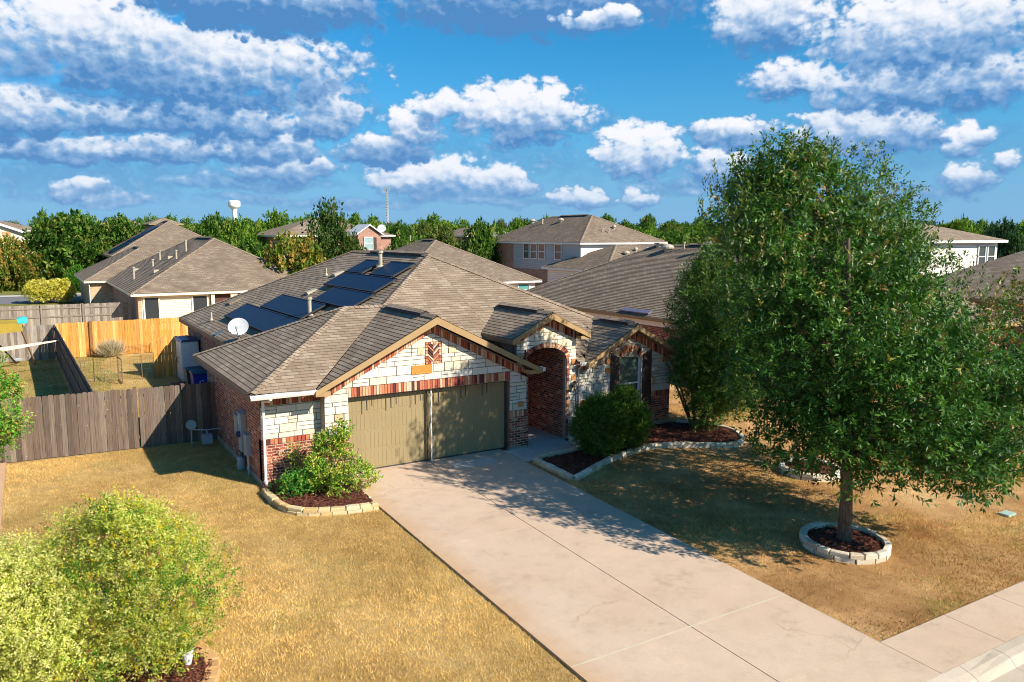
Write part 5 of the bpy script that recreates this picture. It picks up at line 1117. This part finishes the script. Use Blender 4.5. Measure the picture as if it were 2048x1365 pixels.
def mulch(poly, parent, h=.08):
    m = MB(); cx = sum(p[0] for p in poly)/len(poly); cy = sum(p[1] for p in poly)/len(poly)
    from mathutils.geometry import tessellate_polygon
    for tr in tessellate_polygon([[Vector((p[0], p[1], 0)) for p in poly]]): m.poly([(poly[i][0], poly[i][1], gz(poly[i][1])+h) for i in tr])
    m.build('mulch', MULCH, parent)
    # loose bark chips on top
    rng = np.random.default_rng(int(abs(cx)*100)); xs = [p[0] for p in poly]; ys = [p[1] for p in poly]; n = int((max(xs)-min(xs))*(max(ys)-min(ys))*420)
    X = rng.uniform(min(xs), max(xs), n); Y = rng.uniform(min(ys), max(ys), n); k = inpoly(X, Y, poly); X = X[k]; Y = Y[k]; n = len(X)
    a = rng.uniform(0, pi, n); l = rng.uniform(.015, .04, n); w = rng.uniform(.006, .014, n); z = np.where(Y < 0, Y*GS, 0)+h+.02+rng.uniform(0, .02, n); tz = rng.uniform(-.012, .012, n)
    dx, dy = np.cos(a), np.sin(a)
    V = np.stack([np.stack([X-dx*l-dy*w, Y-dy*l+dx*w, z-tz], 1), np.stack([X+dx*l-dy*w, Y+dy*l+dx*w, z+tz], 1), np.stack([X+dx*l+dy*w, Y+dy*l-dx*w, z+tz+.004], 1), np.stack([X-dx*l+dy*w, Y-dy*l-dx*w, z-tz+.004], 1)], 1).reshape(-1, 3)
    npmesh('bark_chips', V, 4, pick([(.10, .025, .014), (.18, .055, .03), (.05, .014, .01), (.30, .13, .07)], [3, 3, 2, .8], n, rng), attrchip, parent)
def inpoly(X, Y, poly):
    c = np.zeros(len(X), bool); j = len(poly)-1
    for i in range(len(poly)):
        xi, yi = poly[i]; xj, yj = poly[j]
        with np.errstate(divide='ignore', invalid='ignore'):
            t = ((yi > Y) != (yj > Y)) & (X < (xj-xi)*(Y-yi)/((yj-yi) if yj != yi else 1e-9)+xi)
        c ^= t; j = i
    return c
attrchip = attrmat('bark_chip', .95, 40, .2, 0)
YST = [(.62, .48, .26), (.68, .54, .30), (.56, .40, .18), (.66, .56, .36)]; GST = [(.64, .55, .40), (.70, .61, .46), (.56, .47, .33), (.72, .65, .52)]
B1 = [(-2.22, .30)]+smooth([(-2.30, -.2), (-2.28, -1.0), (-2.12, -1.75), (-1.75, -2.15), (-1.0, -2.42), (-.22, -2.52)])+[(-.22, -.02), (-.6, -.02), (-.7, .33)]
e = empty('flower_bed', (-1.2, -1.2, -.04), 'small mulch bed with low yellow stone edging at the garage corner', 'flower bed')
mulch(B1, e, .10); m = MB(); border(m, B1[1:-3], .17, .17, 61, cols=YST); border(m, [(-.22, -2.4), (-.2, -1.6), (-.2, -.7)], .08, .11, 62, 1, cols=YST); m.build('stone_edging', STONE, e)
B2o = [(5.02, -1.30), (5.04, -3.08)]; B2c = smooth([(5.12, -3.12), (5.9, -2.78), (6.8, -2.32), (7.6, -2.06), (8.4, -1.88), (9.2, -1.88), (10.1, -2.3), (10.8, -2.75), (11.4, -2.92), (12.0, -2.6), (12.4, -1.9), (12.45, -1.2), (12.1, -.5), (11.5, -.1)])
B2 = B2o+B2c+[(11.3, 0.0), (7.15, 0.0), (6.95, -1.15), (5.02, -1.3)]
e = empty('flower_bed', (8.5, -1.3, -.04), 'long curved red mulch bed edged with pale stone below the shuttered window', 'flower bed')
mulch(B2, e, .08); m = MB(); border(m, B2o, .15, .15, 63, cols=GST); border(m, B2c, .15, .15, 64, cols=GST); border(m, [(5.1, -1.25), (6.92, -1.1)], .15, .19, 65, cols=GST); border(m, [(7.02, -1.0), (7.1, -.1)], .15, .19, 66, cols=GST); m.build('stone_edging', STONE, e)
m = MB(); rr = random.Random(4)
for k in range(26):
    a = 2*pi*k/26; m.tube((9.5+.17*cos(a), -.78+.17*sin(a), gz(-.8)+.13), (9.5+.17*cos(a+.25), -.78+.17*sin(a+.25), gz(-.8)+.135), .012, n=4)
tag(m.build('hose_ring', plain('rust_ring', (.30, .09, .04), .8)), 'small rusty ring lying on the red mulch by the small tree', 'ring')
def circle(cx, cy, rx, ry, n=22): return [(cx+rx*cos(2*pi*i/n), cy+ry*sin(2*pi*i/n)) for i in range(n)]
R1 = circle(7.74, -9.42, .86, .86); R2 = circle(11.3, -5.7, .78, .78)
for i, (rg, c, lab) in enumerate(((R1, (7.74, -9.42), 'pale stone ring filled with mulch around the big oak trunk'), (R2, (11.3, -5.7), 'farther pale stone ring partly hidden under the oak branches'))):
    e = empty('tree_ring', (*c, gz(c[1])), lab, 'tree ring', 'stone tree rings on the lawn'); mulch(rg, e, .11); m = MB(); border(m, rg, .14, .20, 70+i, closed=True, cols=GST); m.build('stone_edging', STONE, e)
R3 = circle(-6.15, -7.45, 1.22, 1.22, 20)
e = empty('flower_bed', (-6.15, -7.45, -.22), 'round mulch bed with flat orange stones under the golden shrub', 'flower bed'); mulch(R3, e, .05)
m = MB(); border(m, R3, .22, .07, 75, 1, True, [(.60, .36, .16), (.66, .42, .2), (.52, .30, .13)]); m.build('stone_edging', STONE, e)
m = MB()
for k in range(5): m.prism([(-9.2, .35+k*1.2, .03), (-7.86, .35+k*1.2, .03), (-7.86, 1.53+k*1.2, .03), (-9.2, 1.53+k*1.2, .03)], (0, 0, -.06))
tag(m.build('side_path', concrete('orange_path', (.56, .36, .22), (.5, .3, .17))), kind='structure')

# ------------------------------------------------------------ grass blades
def blades(name, rect, dens, holes, palf, label, seed, size=(.02, .048)):
    rng = np.random.default_rng(seed); x0, x1, y0, y1 = rect; n = int((x1-x0)*(y1-y0)*dens)
    X = rng.uniform(x0, x1, n); Y = rng.uniform(y0, y1, n); k = np.ones(n, bool)
    for h in holes: k &= ~inpoly(X, Y, h)
    X = X[k]; Y = Y[k]; C, k2 = palf(X, Y, rng); X = X[k2]; Y = Y[k2]; C = C[k2]; n = len(X)
    Z = np.where(Y < 0, np.maximum(Y*GS, -.42), 0); a = rng.uniform(0, 2*pi, n); w = rng.uniform(.0035, .0075, n); h = rng.uniform(*size, n); le = rng.uniform(.01, .05, n); b = rng.uniform(0, 2*pi, n)
    V = np.stack([np.stack([X-np.cos(a)*w, Y-np.sin(a)*w, Z-.005], 1), np.stack([X+np.cos(a)*w, Y+np.sin(a)*w, Z-.005], 1), np.stack([X+np.cos(b)*le, Y+np.sin(b)*le, Z+h], 1)], 1).reshape(-1, 3)
    return tag(npmesh(name, V, 3, C, GRASSM, None, Vector((0, 0, 0))), label, 'grass', kind='stuff')
def pal_left(X, Y, rng):
    n = len(X); g = vnoise(X, Y, .9, 3); g2 = vnoise(X+50, Y, .35, 2); C = pick([(.72, .48, .18), (.82, .61, .29), (.60, .375, .13), (.44, .26, .085)], [3, 2, 2.2, 1], n, rng)
    C = C*((.55+.9*g2)*(.72+.56*vnoise(X, Y, 5.0, 2)))[:, None]; gr = rng.random(n) < np.clip((g-.58)*2.2, 0, .26); C[gr] = pick([(.20, .22, .05), (.30, .30, .08)], [1, 1], gr.sum(), rng)
    return C, rng.random(n) < .97
def pal_right(X, Y, rng):
    n = len(X); g = vnoise(X, Y, .7, 3); g2 = vnoise(X+90, Y+20, .45, 3); C = pick([(.64, .40, .15), (.76, .53, .23), (.50, .28, .10), (.40, .20, .075), (.70, .54, .25)], [3, 2, 2.5, 1.5, 1], n, rng)
    edge = np.clip(1-np.abs(Y+12.2)/2.2, 0, 1)+np.clip(1-np.hypot(X-6, Y+4.4)/2.3, 0, 1)*.4
    gr = rng.random(n) < np.clip((g-.56)*2.2+edge*.55, 0, .75); C[gr] = pick([(.20, .23, .05), (.32, .31, .08), (.13, .17, .035)], [1, 1, 1], gr.sum(), rng); C = C*((.34+1.3*g)*(.72+.56*vnoise(X, Y, 5.0, 2)))[:, None]
    g3 = vnoise(X+9, Y-33, 1.7, 3); rd = rng.random(n) < np.clip((g3-.52)*4, 0, .7); C[rd] *= np.array([.78, .55, .45])
    return C, rng.random(n) < np.clip(1.3-(g2-.42)*4.0, .10, 1)
house_fp = [(-2.25, .3), (-.68, .3), (-.68, 0), (12, 0), (12, 30), (-2.25, 30)]
blades('lawn_grass', (-7.85, -.19, -12.0, 6.0), 1800, [B1, R3, house_fp], pal_left, 'short dry golden grass over the left front lawn', 81)
blades('lawn_grass', (4.77, 16.0, -12.28, 3.5), 1250, [B2, R1, R2, [(4.7, -1.2), (7.1, -1.2), (7.1, 2), (4.7, 2)], [(4.7, .0), (11.32, .0), (11.32, 4), (4.7, 4)]], pal_right, 'patchy reddish dry grass over the right front lawn', 82)
def pal_back(X, Y, rng):
    n = len(X); C = pick([(.52, .38, .14), (.58, .45, .2), (.4, .27, .09)], [3, 2, 2], n, rng); k = (np.abs(X+4.75-.0*Y) < .75+.3*np.sin(Y)) | ((X < -6.2) & (X > -8.4) & (rng.random(n) < .8)); C[k] = pick([(.08, .20, .03), (.14, .26, .05), (.05, .13, .02)], [1, 1, 1], k.sum(), rng)
    return C, rng.random(n) < 1
blades('yard_grass', (-9.5, -.75, 6.6, 27.2), 260, [[(-1.9, 12), (-.7, 12), (-.7, 19), (-1.9, 19)]], pal_back, 'mixed green and straw grass in the fenced back yards', 83, (.04, .08))

# ------------------------------------------------------------ things round the house
def simple(name, label, cat, loc, parts, group=None):
    e = empty(name, loc, label, cat, group)
    for nm, mb, mt in parts: mb.build(nm, mt, e)
    return e
BGREY = plain('utility_grey', (.30, .36, .40), .5, .1, var=.1); GALV = plain('galvanised', (.42, .44, .45), .4, .3)
X = -2.2
b = MB(); b.box((X-.09, 2.62, .84), (X-.002, 3.02, 1.42)); f = MB(); f.box((X-.094, 2.80, .90), (X-.09, 2.92, 1.36))
simple('breaker_cabinet', 'small open grey panel box with yellow-green sticker on the brick side wall', 'electric box', (X, 2.8, .84), [('box', b, BGREY), ('sticker', f, plain('yellow_green_sticker', (.45, .52, .12), .5))], 'utility boxes on the side wall')
b = MB(); b.box((X-.14, 1.92, .55), (X-.002, 2.30, 1.60)); b.prism([(X-.16, 1.90, 1.60), (X-.16, 2.32, 1.60), (X-.0, 2.32, 1.64), (X-.0, 1.90, 1.64)], (0, 0, .02)); f = MB(); f.lathe(0, 0, [(.0, 0)], 4)
f = MB(); f.tube((X-.14, 2.1, 1.02), (X-.22, 2.1, 1.02), .085, n=14); w = MB(); w.box((X-.145, 2.18, 1.28), (X-.14, 2.26, 1.5))
simple('electric_meter', 'tall grey electric meter cabinet with round dark dial on the brick side wall', 'electric meter', (X, 2.1, .55), [('cabinet', b, BGREY), ('dial', f, plain('dial_blue', (.03, .05, .14), .2)), ('notice', w, WHITE)], 'utility boxes on the side wall')
b = MB(); b.box((X-.13, 1.42, .55), (X-.002, 1.74, 1.12)); c = MB(); c.tube((X-.07, 1.5, -.02), (X-.07, 1.5, .56), .034, n=10); c.tube((X-.07, 1.5, .18), (X-.07, 1.5, .25), .05, n=10)
simple('switch_box', 'small grey switch box with conduit nearest the white downspout', 'electric box', (X, 1.5, 0), [('box', b, BGREY), ('conduit', c, GALV)], 'utility boxes on the side wall')
b = MB(); b.lathe(X-.12, 2.16, [(.0, .02), (.11, .03), (.12, .10), (.12, .32), (.10, .38), (0, .39)], 12, sy=1.1); c = MB(); c.path([(X-.1, 2.16, .38), (X-.08, 2.1, .48), (X-.07, 2.08, .56)], [.02]*3, 6); c.path([(X-.12, 2.1, .5), (X-.13, 1.9, .40), (X-.1, 1.7, .52)], [.012]*3, 5)
simple('cable_pod', 'rounded pale grey cable pod low on the brick wall under the meter', 'cable box', (X-.12, 2.16, 0), [('pod', b, BGREY), ('cable', c, DARK)], 'utility boxes on the side wall')
b = MB(); b.tube((-2.66, 5.25, .26), (-2.66, 5.05, .26), .12, n=14); b.box((-2.80, 5.03, .12), (-2.52, 5.27, .40)); c = MB()
c.path([(-3.05, 5.45, -.02), (-3.05, 5.45, .52), (-2.66, 5.2, .52), (-2.62, 5.16, .30)], [.018]*4, 8); c.path([(-2.66, 5.2, .52), (-2.2, 5.2, .52)], [.018]*2, 8); d = MB(); d.tube((-3.05, 5.45, .68), (-3.05, 5.38, .68), .15, n=16); d.tube((-3.05, 5.45, .50), (-3.05, 5.45, .66), .03, n=8)
simple('gas_meter', 'grey gas meter with round regulator and thin pipes by the gate', 'gas meter', (-2.7, 5.2, 0), [('meter_body', b, BGREY), ('pipe', c, GALV), ('regulator', d, plain('pale_teal', (.30, .40, .40), .5))])
# storage cabinet
b = MB(); b.box((-1.52, 16.85, .06), (-.80, 18.2, 1.78)); l = MB(); l.prism([(-1.58, 16.78, 1.78), (-.76, 16.78, 1.78), (-.76, 16.78, 1.84), (-1.16, 16.78, 1.90), (-1.58, 16.78, 1.84)], (0, 1.46, 0))
sl_ = MB()
for k in range(15): sl_.prism([(-1.46, 16.845, .16+k*.105), (-.86, 16.845, .16+k*.105), (-.86, 16.825, .17+k*.105), (-1.46, 16.825, .17+k*.105)], (0, 0, .075))
hd = MB(); hd.path([(-1.53, 17.5, .80), (-1.60, 17.55, .86), (-1.60, 17.55, 1.0), (-1.53, 17.5, 1.06)], [.014]*4, 6)
simple('storage_cabinet', 'tall white storage cabinet with dark blue lid against the side wall', 'storage shed', (-1.15, 17.5, 0), [('body', b, WHITE), ('lid', l, plain('navy_lid', (.04, .07, .15), .45)), ('slatted_door', sl_, WHITE), ('handle', hd, DARK)])
m = MB()
for i in range(5):
    for j in range(3): m.box((-2.0+j*.16, 15.3+i*.33, .0), (-1.85+j*.16, 15.6+i*.33, .05))
tag(m.build('paving_bricks', plain('red_paver', (.30, .09, .06), .9)), 'short strip of red paving bricks beside the white storage cabinet', 'paving')
# wheelie bins
def bin_(x, y, col, label, mark):
    e = empty('wheeled_bin', (x, y, 0), label, 'bin', 'wheeled bins'); P = plain('bin_'+str(round(col[2], 2)), col, .45, var=.1)
    w0, w1, d0, d1 = .25, .32, .28, .38
    m = MB(); bo = [(x-w0, y-d0, .08), (x+w0, y-d0, .08), (x+w0, y+d0, .08), (x-w0, y+d0, .08)]; to = [(x-w1, y-d1, 1.0), (x+w1, y-d1, 1.0), (x+w1, y+d1, 1.0), (x-w1, y+d1, 1.0)]
    m.poly(bo[::-1]); 
    for i in range(4): j = (i+1) % 4; m.poly([bo[i], bo[j], to[j], to[i]])
    m.box((x-w1-.02, y-d1-.02, .96), (x+w1+.02, y+d1+.02, 1.0)); m.build('body', P, e)
    m = MB()
    for k in range(6):
        a0 = -d1-.04+k*(2*d1+.08)/6; a1 = a0+(2*d1+.08)/6; z0 = 1.01+.08*sin(pi*k/6); z1 = 1.01+.08*sin(pi*(k+1)/6)
        m.prism([(x-w1-.03, y+a0, z0), (x-w1-.03, y+a1, z1), (x-w1-.03, y+a1, .99), (x-w1-.03, y+a0, .99)], (2*w1+.06, 0, 0))
    for k in range(5): m.box((x-.2+k*.09, y-.1, 1.07), (x-.15+k*.09, y+.1, 1.10))
    m.build('lid', plain('bin_lid_%d' % mark, (.03, .05, .07), .4), e)
    for s in (-1, 1):
        m = MB(); m.tube((x+s*.24, y+.30, .1), (x+s*.29, y+.30, .1), .1, n=14); m.build('wheel', DARK, e)
    if mark:
        m = MB(); yy = y-d1-.004
        for q in range(3):
            a = 2*pi*q/3+.5
            for t in (0, .5, 1.0): 
                cx, cz = x+.07*cos(a+t), .66+.07*sin(a+t); m.prism([(cx-.018, yy+(1-.7)*.1*0, cz-.012), (cx+.018, yy, cz-.012), (cx+.018, yy, cz+.012), (cx-.018, yy, cz+.012)], (0, -.006, 0))
        for q in range(9): m.box((x-.14+q*.032, yy-.004, .50), (x-.12+q*.032, yy+.001, .53))
        m.build('recycling_mark', WHITE, e)
bin_(-1.42, 13.2, (.02, .03, .30), 'blue wheeled bin with white recycling mark beside the side wall', 1)
bin_(-1.50, 14.15, (.03, .06, .07), 'dark wheeled bin just behind the blue one', 0)
# wire exercise pen with its little gate
PEN = plain('brown_wire', (.20, .13, .07), .6)
e = empty('wire_pen', (-3.6, 20, 0), 'low brown wire pen with small open gate in the back yard', 'pet pen')
def wirepanel(a, b, h, nm='wire_panel', posts=True):
    a = Vector((*a, 0)); b = Vector((*b, 0)); L = (b-a).length; m = MB(); n = int(L/.13)
    for i in range(n+1): p = a.lerp(b, i/n); m.tube(p+Vector((0, 0, .03)), p+Vector((0, 0, h)), .0042, n=3, cap=False)
    for k in range(8): z = .04+(h-.04)*k/7; m.tube(a+Vector((0, 0, z)), b+Vector((0, 0, z)), .0042, n=3, cap=False)
    m.build(nm, PEN, e)
    if posts:
        for p in (a, b):
            m = MB(); m.tube(p, p+Vector((0, 0, h+.06)), .018, n=6); m.build('post', PEN, e)
wirepanel((-5.3, 18.9), (-4.8, 19.0), 1.0); wirepanel((-4.8, 19.0), (-3.87, 18.8), 1.0); wirepanel((-2.93, 18.6), (-2.42, 18.7), 1.05); wirepanel((-3.40, 18.7), (-2.93, 18.6), 1.05, posts=False)
wirepanel((-3.44, 27.2), (-1.5, 27.2), .5, 'rear_panel')
g = MB()
for a, b in (((-3.85, 18.8, .05), (-3.85, 18.8, 1.08)), ((-3.85, 18.8, 1.07), (-3.80, 17.75, 1.07)), ((-3.80, 17.75, 1.07), (-3.80, 17.75, .05)), ((-3.80, 17.75, .06), (-3.85, 18.8, .06))): g.tube(a, b, .026, n=6)
for k in range(6): g.tube((-3.84, 18.6, .2+k*.15), (-3.81, 17.75, .2+k*.15), .007, n=4)
g.build('pen_gate', PEN, e)
# dried ornamental grass
rng = np.random.default_rng(91); n = 500; P = np.array([-3.5, 26.7, 0])+rng.normal(size=(n, 3))*[.2, .15, 0]; D = nrm(rng.normal(size=(n, 3))*.28+np.array([0, 0, 1.0]))
V, CC = leaves(P, D, 3, .35, .75, .02, pick([(.55, .47, .36), (.42, .36, .27), (.62, .56, .45)], [1, 1, 1], n, rng), rng, spread=.25)
e = empty('dried_grass_clump', (-3.5, 26.7, 0), 'pale dried ornamental grass clump before the orange fence', 'plant'); npmesh('foliage', V, 4, CC, LEAFM, e)
# neighbour's play canopy, leaning post, rope and clothes line
GOLD = plain('golden_canvas', (.36, .25, .03), .7)
c = MB(); c.prism([(-9.6, 22.3, 1.98), (-7.35, 22.3, 2.12), (-7.30, 24.6, 2.36), (-9.6, 24.6, 2.4)], (0, 0, .03)); c.prism([(-9.6, 22.28, 1.90), (-7.35, 22.28, 2.06), (-7.35, 22.28, 2.45), (-9.6, 22.28, 2.42)], (0, .03, 0))
p = MB(); p.tube((-6.95, 26.0, 0), (-7.45, 23.0, 2.2), .05, n=6); q = MB(); q.tube((-7.75, 26.6, 0), (-8.3, 23.6, 1.3), .045, n=6); s = MB(); s.lathe(-7.72, 26.9, [(.0, .10), (.22, .12), (.25, .2), (.1, .24), (0, .24)], 10)
t = MB(); t.prism([(-7.5, 22.25, 2.42), (-7.15, 22.25, 2.42), (-7.12, 22.25, 2.62), (-7.3, 22.25, 2.70), (-7.55, 22.25, 2.62)], (0, .6, 0))
simple('play_frame', 'golden canvas play frame with leaning wooden posts in the left neighbour yard', 'play frame', (-8.2, 24, 0), [('canvas', c, GOLD), ('post', p, plain('tan_post', (.42, .27, .14), .8)), ('post', q, DARK), ('disc_seat', s, plain('pale_disc', (.4, .45, .46), .5)), ('turquoise_top', t, plain('turquoise_plastic', (.05, .55, .58), .4))])
m = MB(); m.prism([(-9.0, 20.6, 1.28), (-5.74, 22.2, 1.56), (-5.74, 22.2, 1.60), (-9.0, 20.6, 1.52)], (0, .01, 0))
tag(m.build('shade_strip', plain('pinkish_cloth', (.72, .56, .44), .8)), 'long narrow pinkish cloth strip tied from neighbour yard to the dark side fence', 'cloth')
# golden bush by the far street
rng = np.random.default_rng(95); e = empty('golden_bush', (-5.35, 66.9, 0), 'large clipped round golden bush beside the far street', 'shrub')
cl = []
while len(cl) < 140:
    a = rng.uniform(0, 2*pi); f = rng.random()**.35; z = rng.uniform(.35, 2.0); k = sqrt(max(0, 1-((z-1.05)/1.4)**2)); cl.append((-5.35+2.0*f*k*cos(a), 66.9+1.5*f*k*sin(a), z, .32))
P, D = clump_sprays(cl, 330, rng, (-5.35, 66.9)); C = pick([(.66, .58, .10), (.78, .70, .22), (.50, .50, .06), (.40, .28, .05)], [3, 2, 2, .8], len(P), rng)
V, CC = leaves(P, D, 6, .12, .14, .07, C, rng); npmesh('foliage', V, 4, CC, LEAFM, e); m = MB(); m.tube((-5.35, 66.9, -.05), (-5.3, 66.9, .9), .12, .07, 8); m.build('stem', BARK, e)
# parked car on the far street
def car(x, y, label, col):
    e = empty('parked_car', (x, y, 0), label, 'car'); P = plain('car_paint', col, .25, .3, var=.05)
    m = MB(); pr = [(-2.2, .35), (2.2, .35), (2.25, .75), (2.1, .92), (1.2, .98), (.55, 1.42), (-1.1, 1.45), (-1.75, 1.0), (-2.2, .92)]
    m.prism([(x+a, y-.85, z) for a, z in pr], (0, 1.7, 0)); m.build('body', P, e)
    m = MB(); m.prism([(x+1.05, y-.87, .98), (x+.5, y-.87, 1.35), (x-1.0, y-.87, 1.38), (x-1.5, y-.87, 1.0)], (0, 1.74, 0)); m.build('window_glass', GLASSD, e)
    for a in (-1.4, 1.4):
        for s in (-.88, .70):
            m = MB(); m.tube((x+a, y+s, .34), (x+a, y+s+.18, .34), .34, n=16); m.build('wheel', DARK, e)
car(-10.6, 92.5, 'dark parked car under rust-coloured tree at the far left', (.03, .03, .035))
# water tower and masts
wt = MB(); wt.lathe(183.6, 859, [(2.6, 0), (2.5, 31), (2.9, 33), (5.4, 35.2), (6.0, 36.2)], 24); tk = MB(); tk.lathe(183.6, 859, [(6.0, 36.2), (6.2, 37), (6.2, 40.6), (5.7, 41.6), (4, 42.2), (.1, 42.5)], 24)
WT = plain('tower_white', (.85, .84, .82), .5, var=.02)
simple('water_tower', 'white water tower with wide flat tank standing above the left treeline', 'water tower', (183.6, 859, 0), [('pedestal', wt, WT), ('tank', tk, WT)])
def mast(x, y, h, w, label, r=.22):
    e = empty('radio_mast', (x, y, 0), label, 'mast', 'masts on the skyline'); m = MB(); c = [(x+w*cos(a), y+w*sin(a)) for a in (0, 2.1, 4.2)]
    for p in c: m.tube((*p, 0), (*p, h), r, n=4)
    k = 0; z = h*.25
    while z < h-2:
        for i in range(3): m.tube((*c[i], z), (*c[(i+1) % 3], z+2), r*.6, n=3)
        z += 2
    m.build('lattice', GALV, e); m = MB()
    for a in (0, 1.57, 3.14, 4.71): m.tube((x, y, h-1), (x+1.6*cos(a), y+1.6*sin(a), h-1), .15, n=4); m.tube((x+1.6*cos(a), y+1.6*sin(a), h-2), (x+1.6*cos(a), y+1.6*sin(a), h+1.2), .28, n=5)
    m.build('antennas', GALV, e)
mast(222, 535, 40, .75, 'tall thin lattice radio mast on the skyline above the house ridge')
# lawn covers and pot
def cover(x, y, label, col):
    m = MB(); z = gz(y); m.box((x-.17, y-.12, z+.0), (x+.17, y+.12, z+.05)); tag(m.build('meter_cover', plain('cover_'+label[:4], col, .6)), label, 'utility cover')
cover(12.86, -10.17, 'pale green utility cover set in the lawn at the right edge', (.35, .50, .42)); cover(13.2, -9.0, 'grey utility cover in the lawn below the hanging oak branch', (.32, .33, .36))
pt = MB(); pt.lathe(-5.27, -7.38, [(.05, gz(-7.4)+.06), (.085, gz(-7.4)+.2), (.095, gz(-7.4)+.3), (.08, gz(-7.4)+.3)], 14); rng = np.random.default_rng(77); n = 40
e = empty('potted_plant', (-5.27, -7.38, gz(-7.4)), 'small white pot with green leaves at the edge of the round bed', 'potted plant'); pt.build('pot', WHITE, e)
P = np.array([-5.29, -7.34, gz(-7.4)+.3])+rng.normal(size=(n, 3))*.05; D = nrm(rng.normal(size=(n, 3))*.6+np.array([0, 0, 1.0])); V, CC = leaves(P, D, 8, .14, .08, .045, pick([(.05, .22, .02), (.1, .3, .04)], [1, 1], n, rng), rng); npmesh('leaves', V, 4, CC, LEAFM, e)
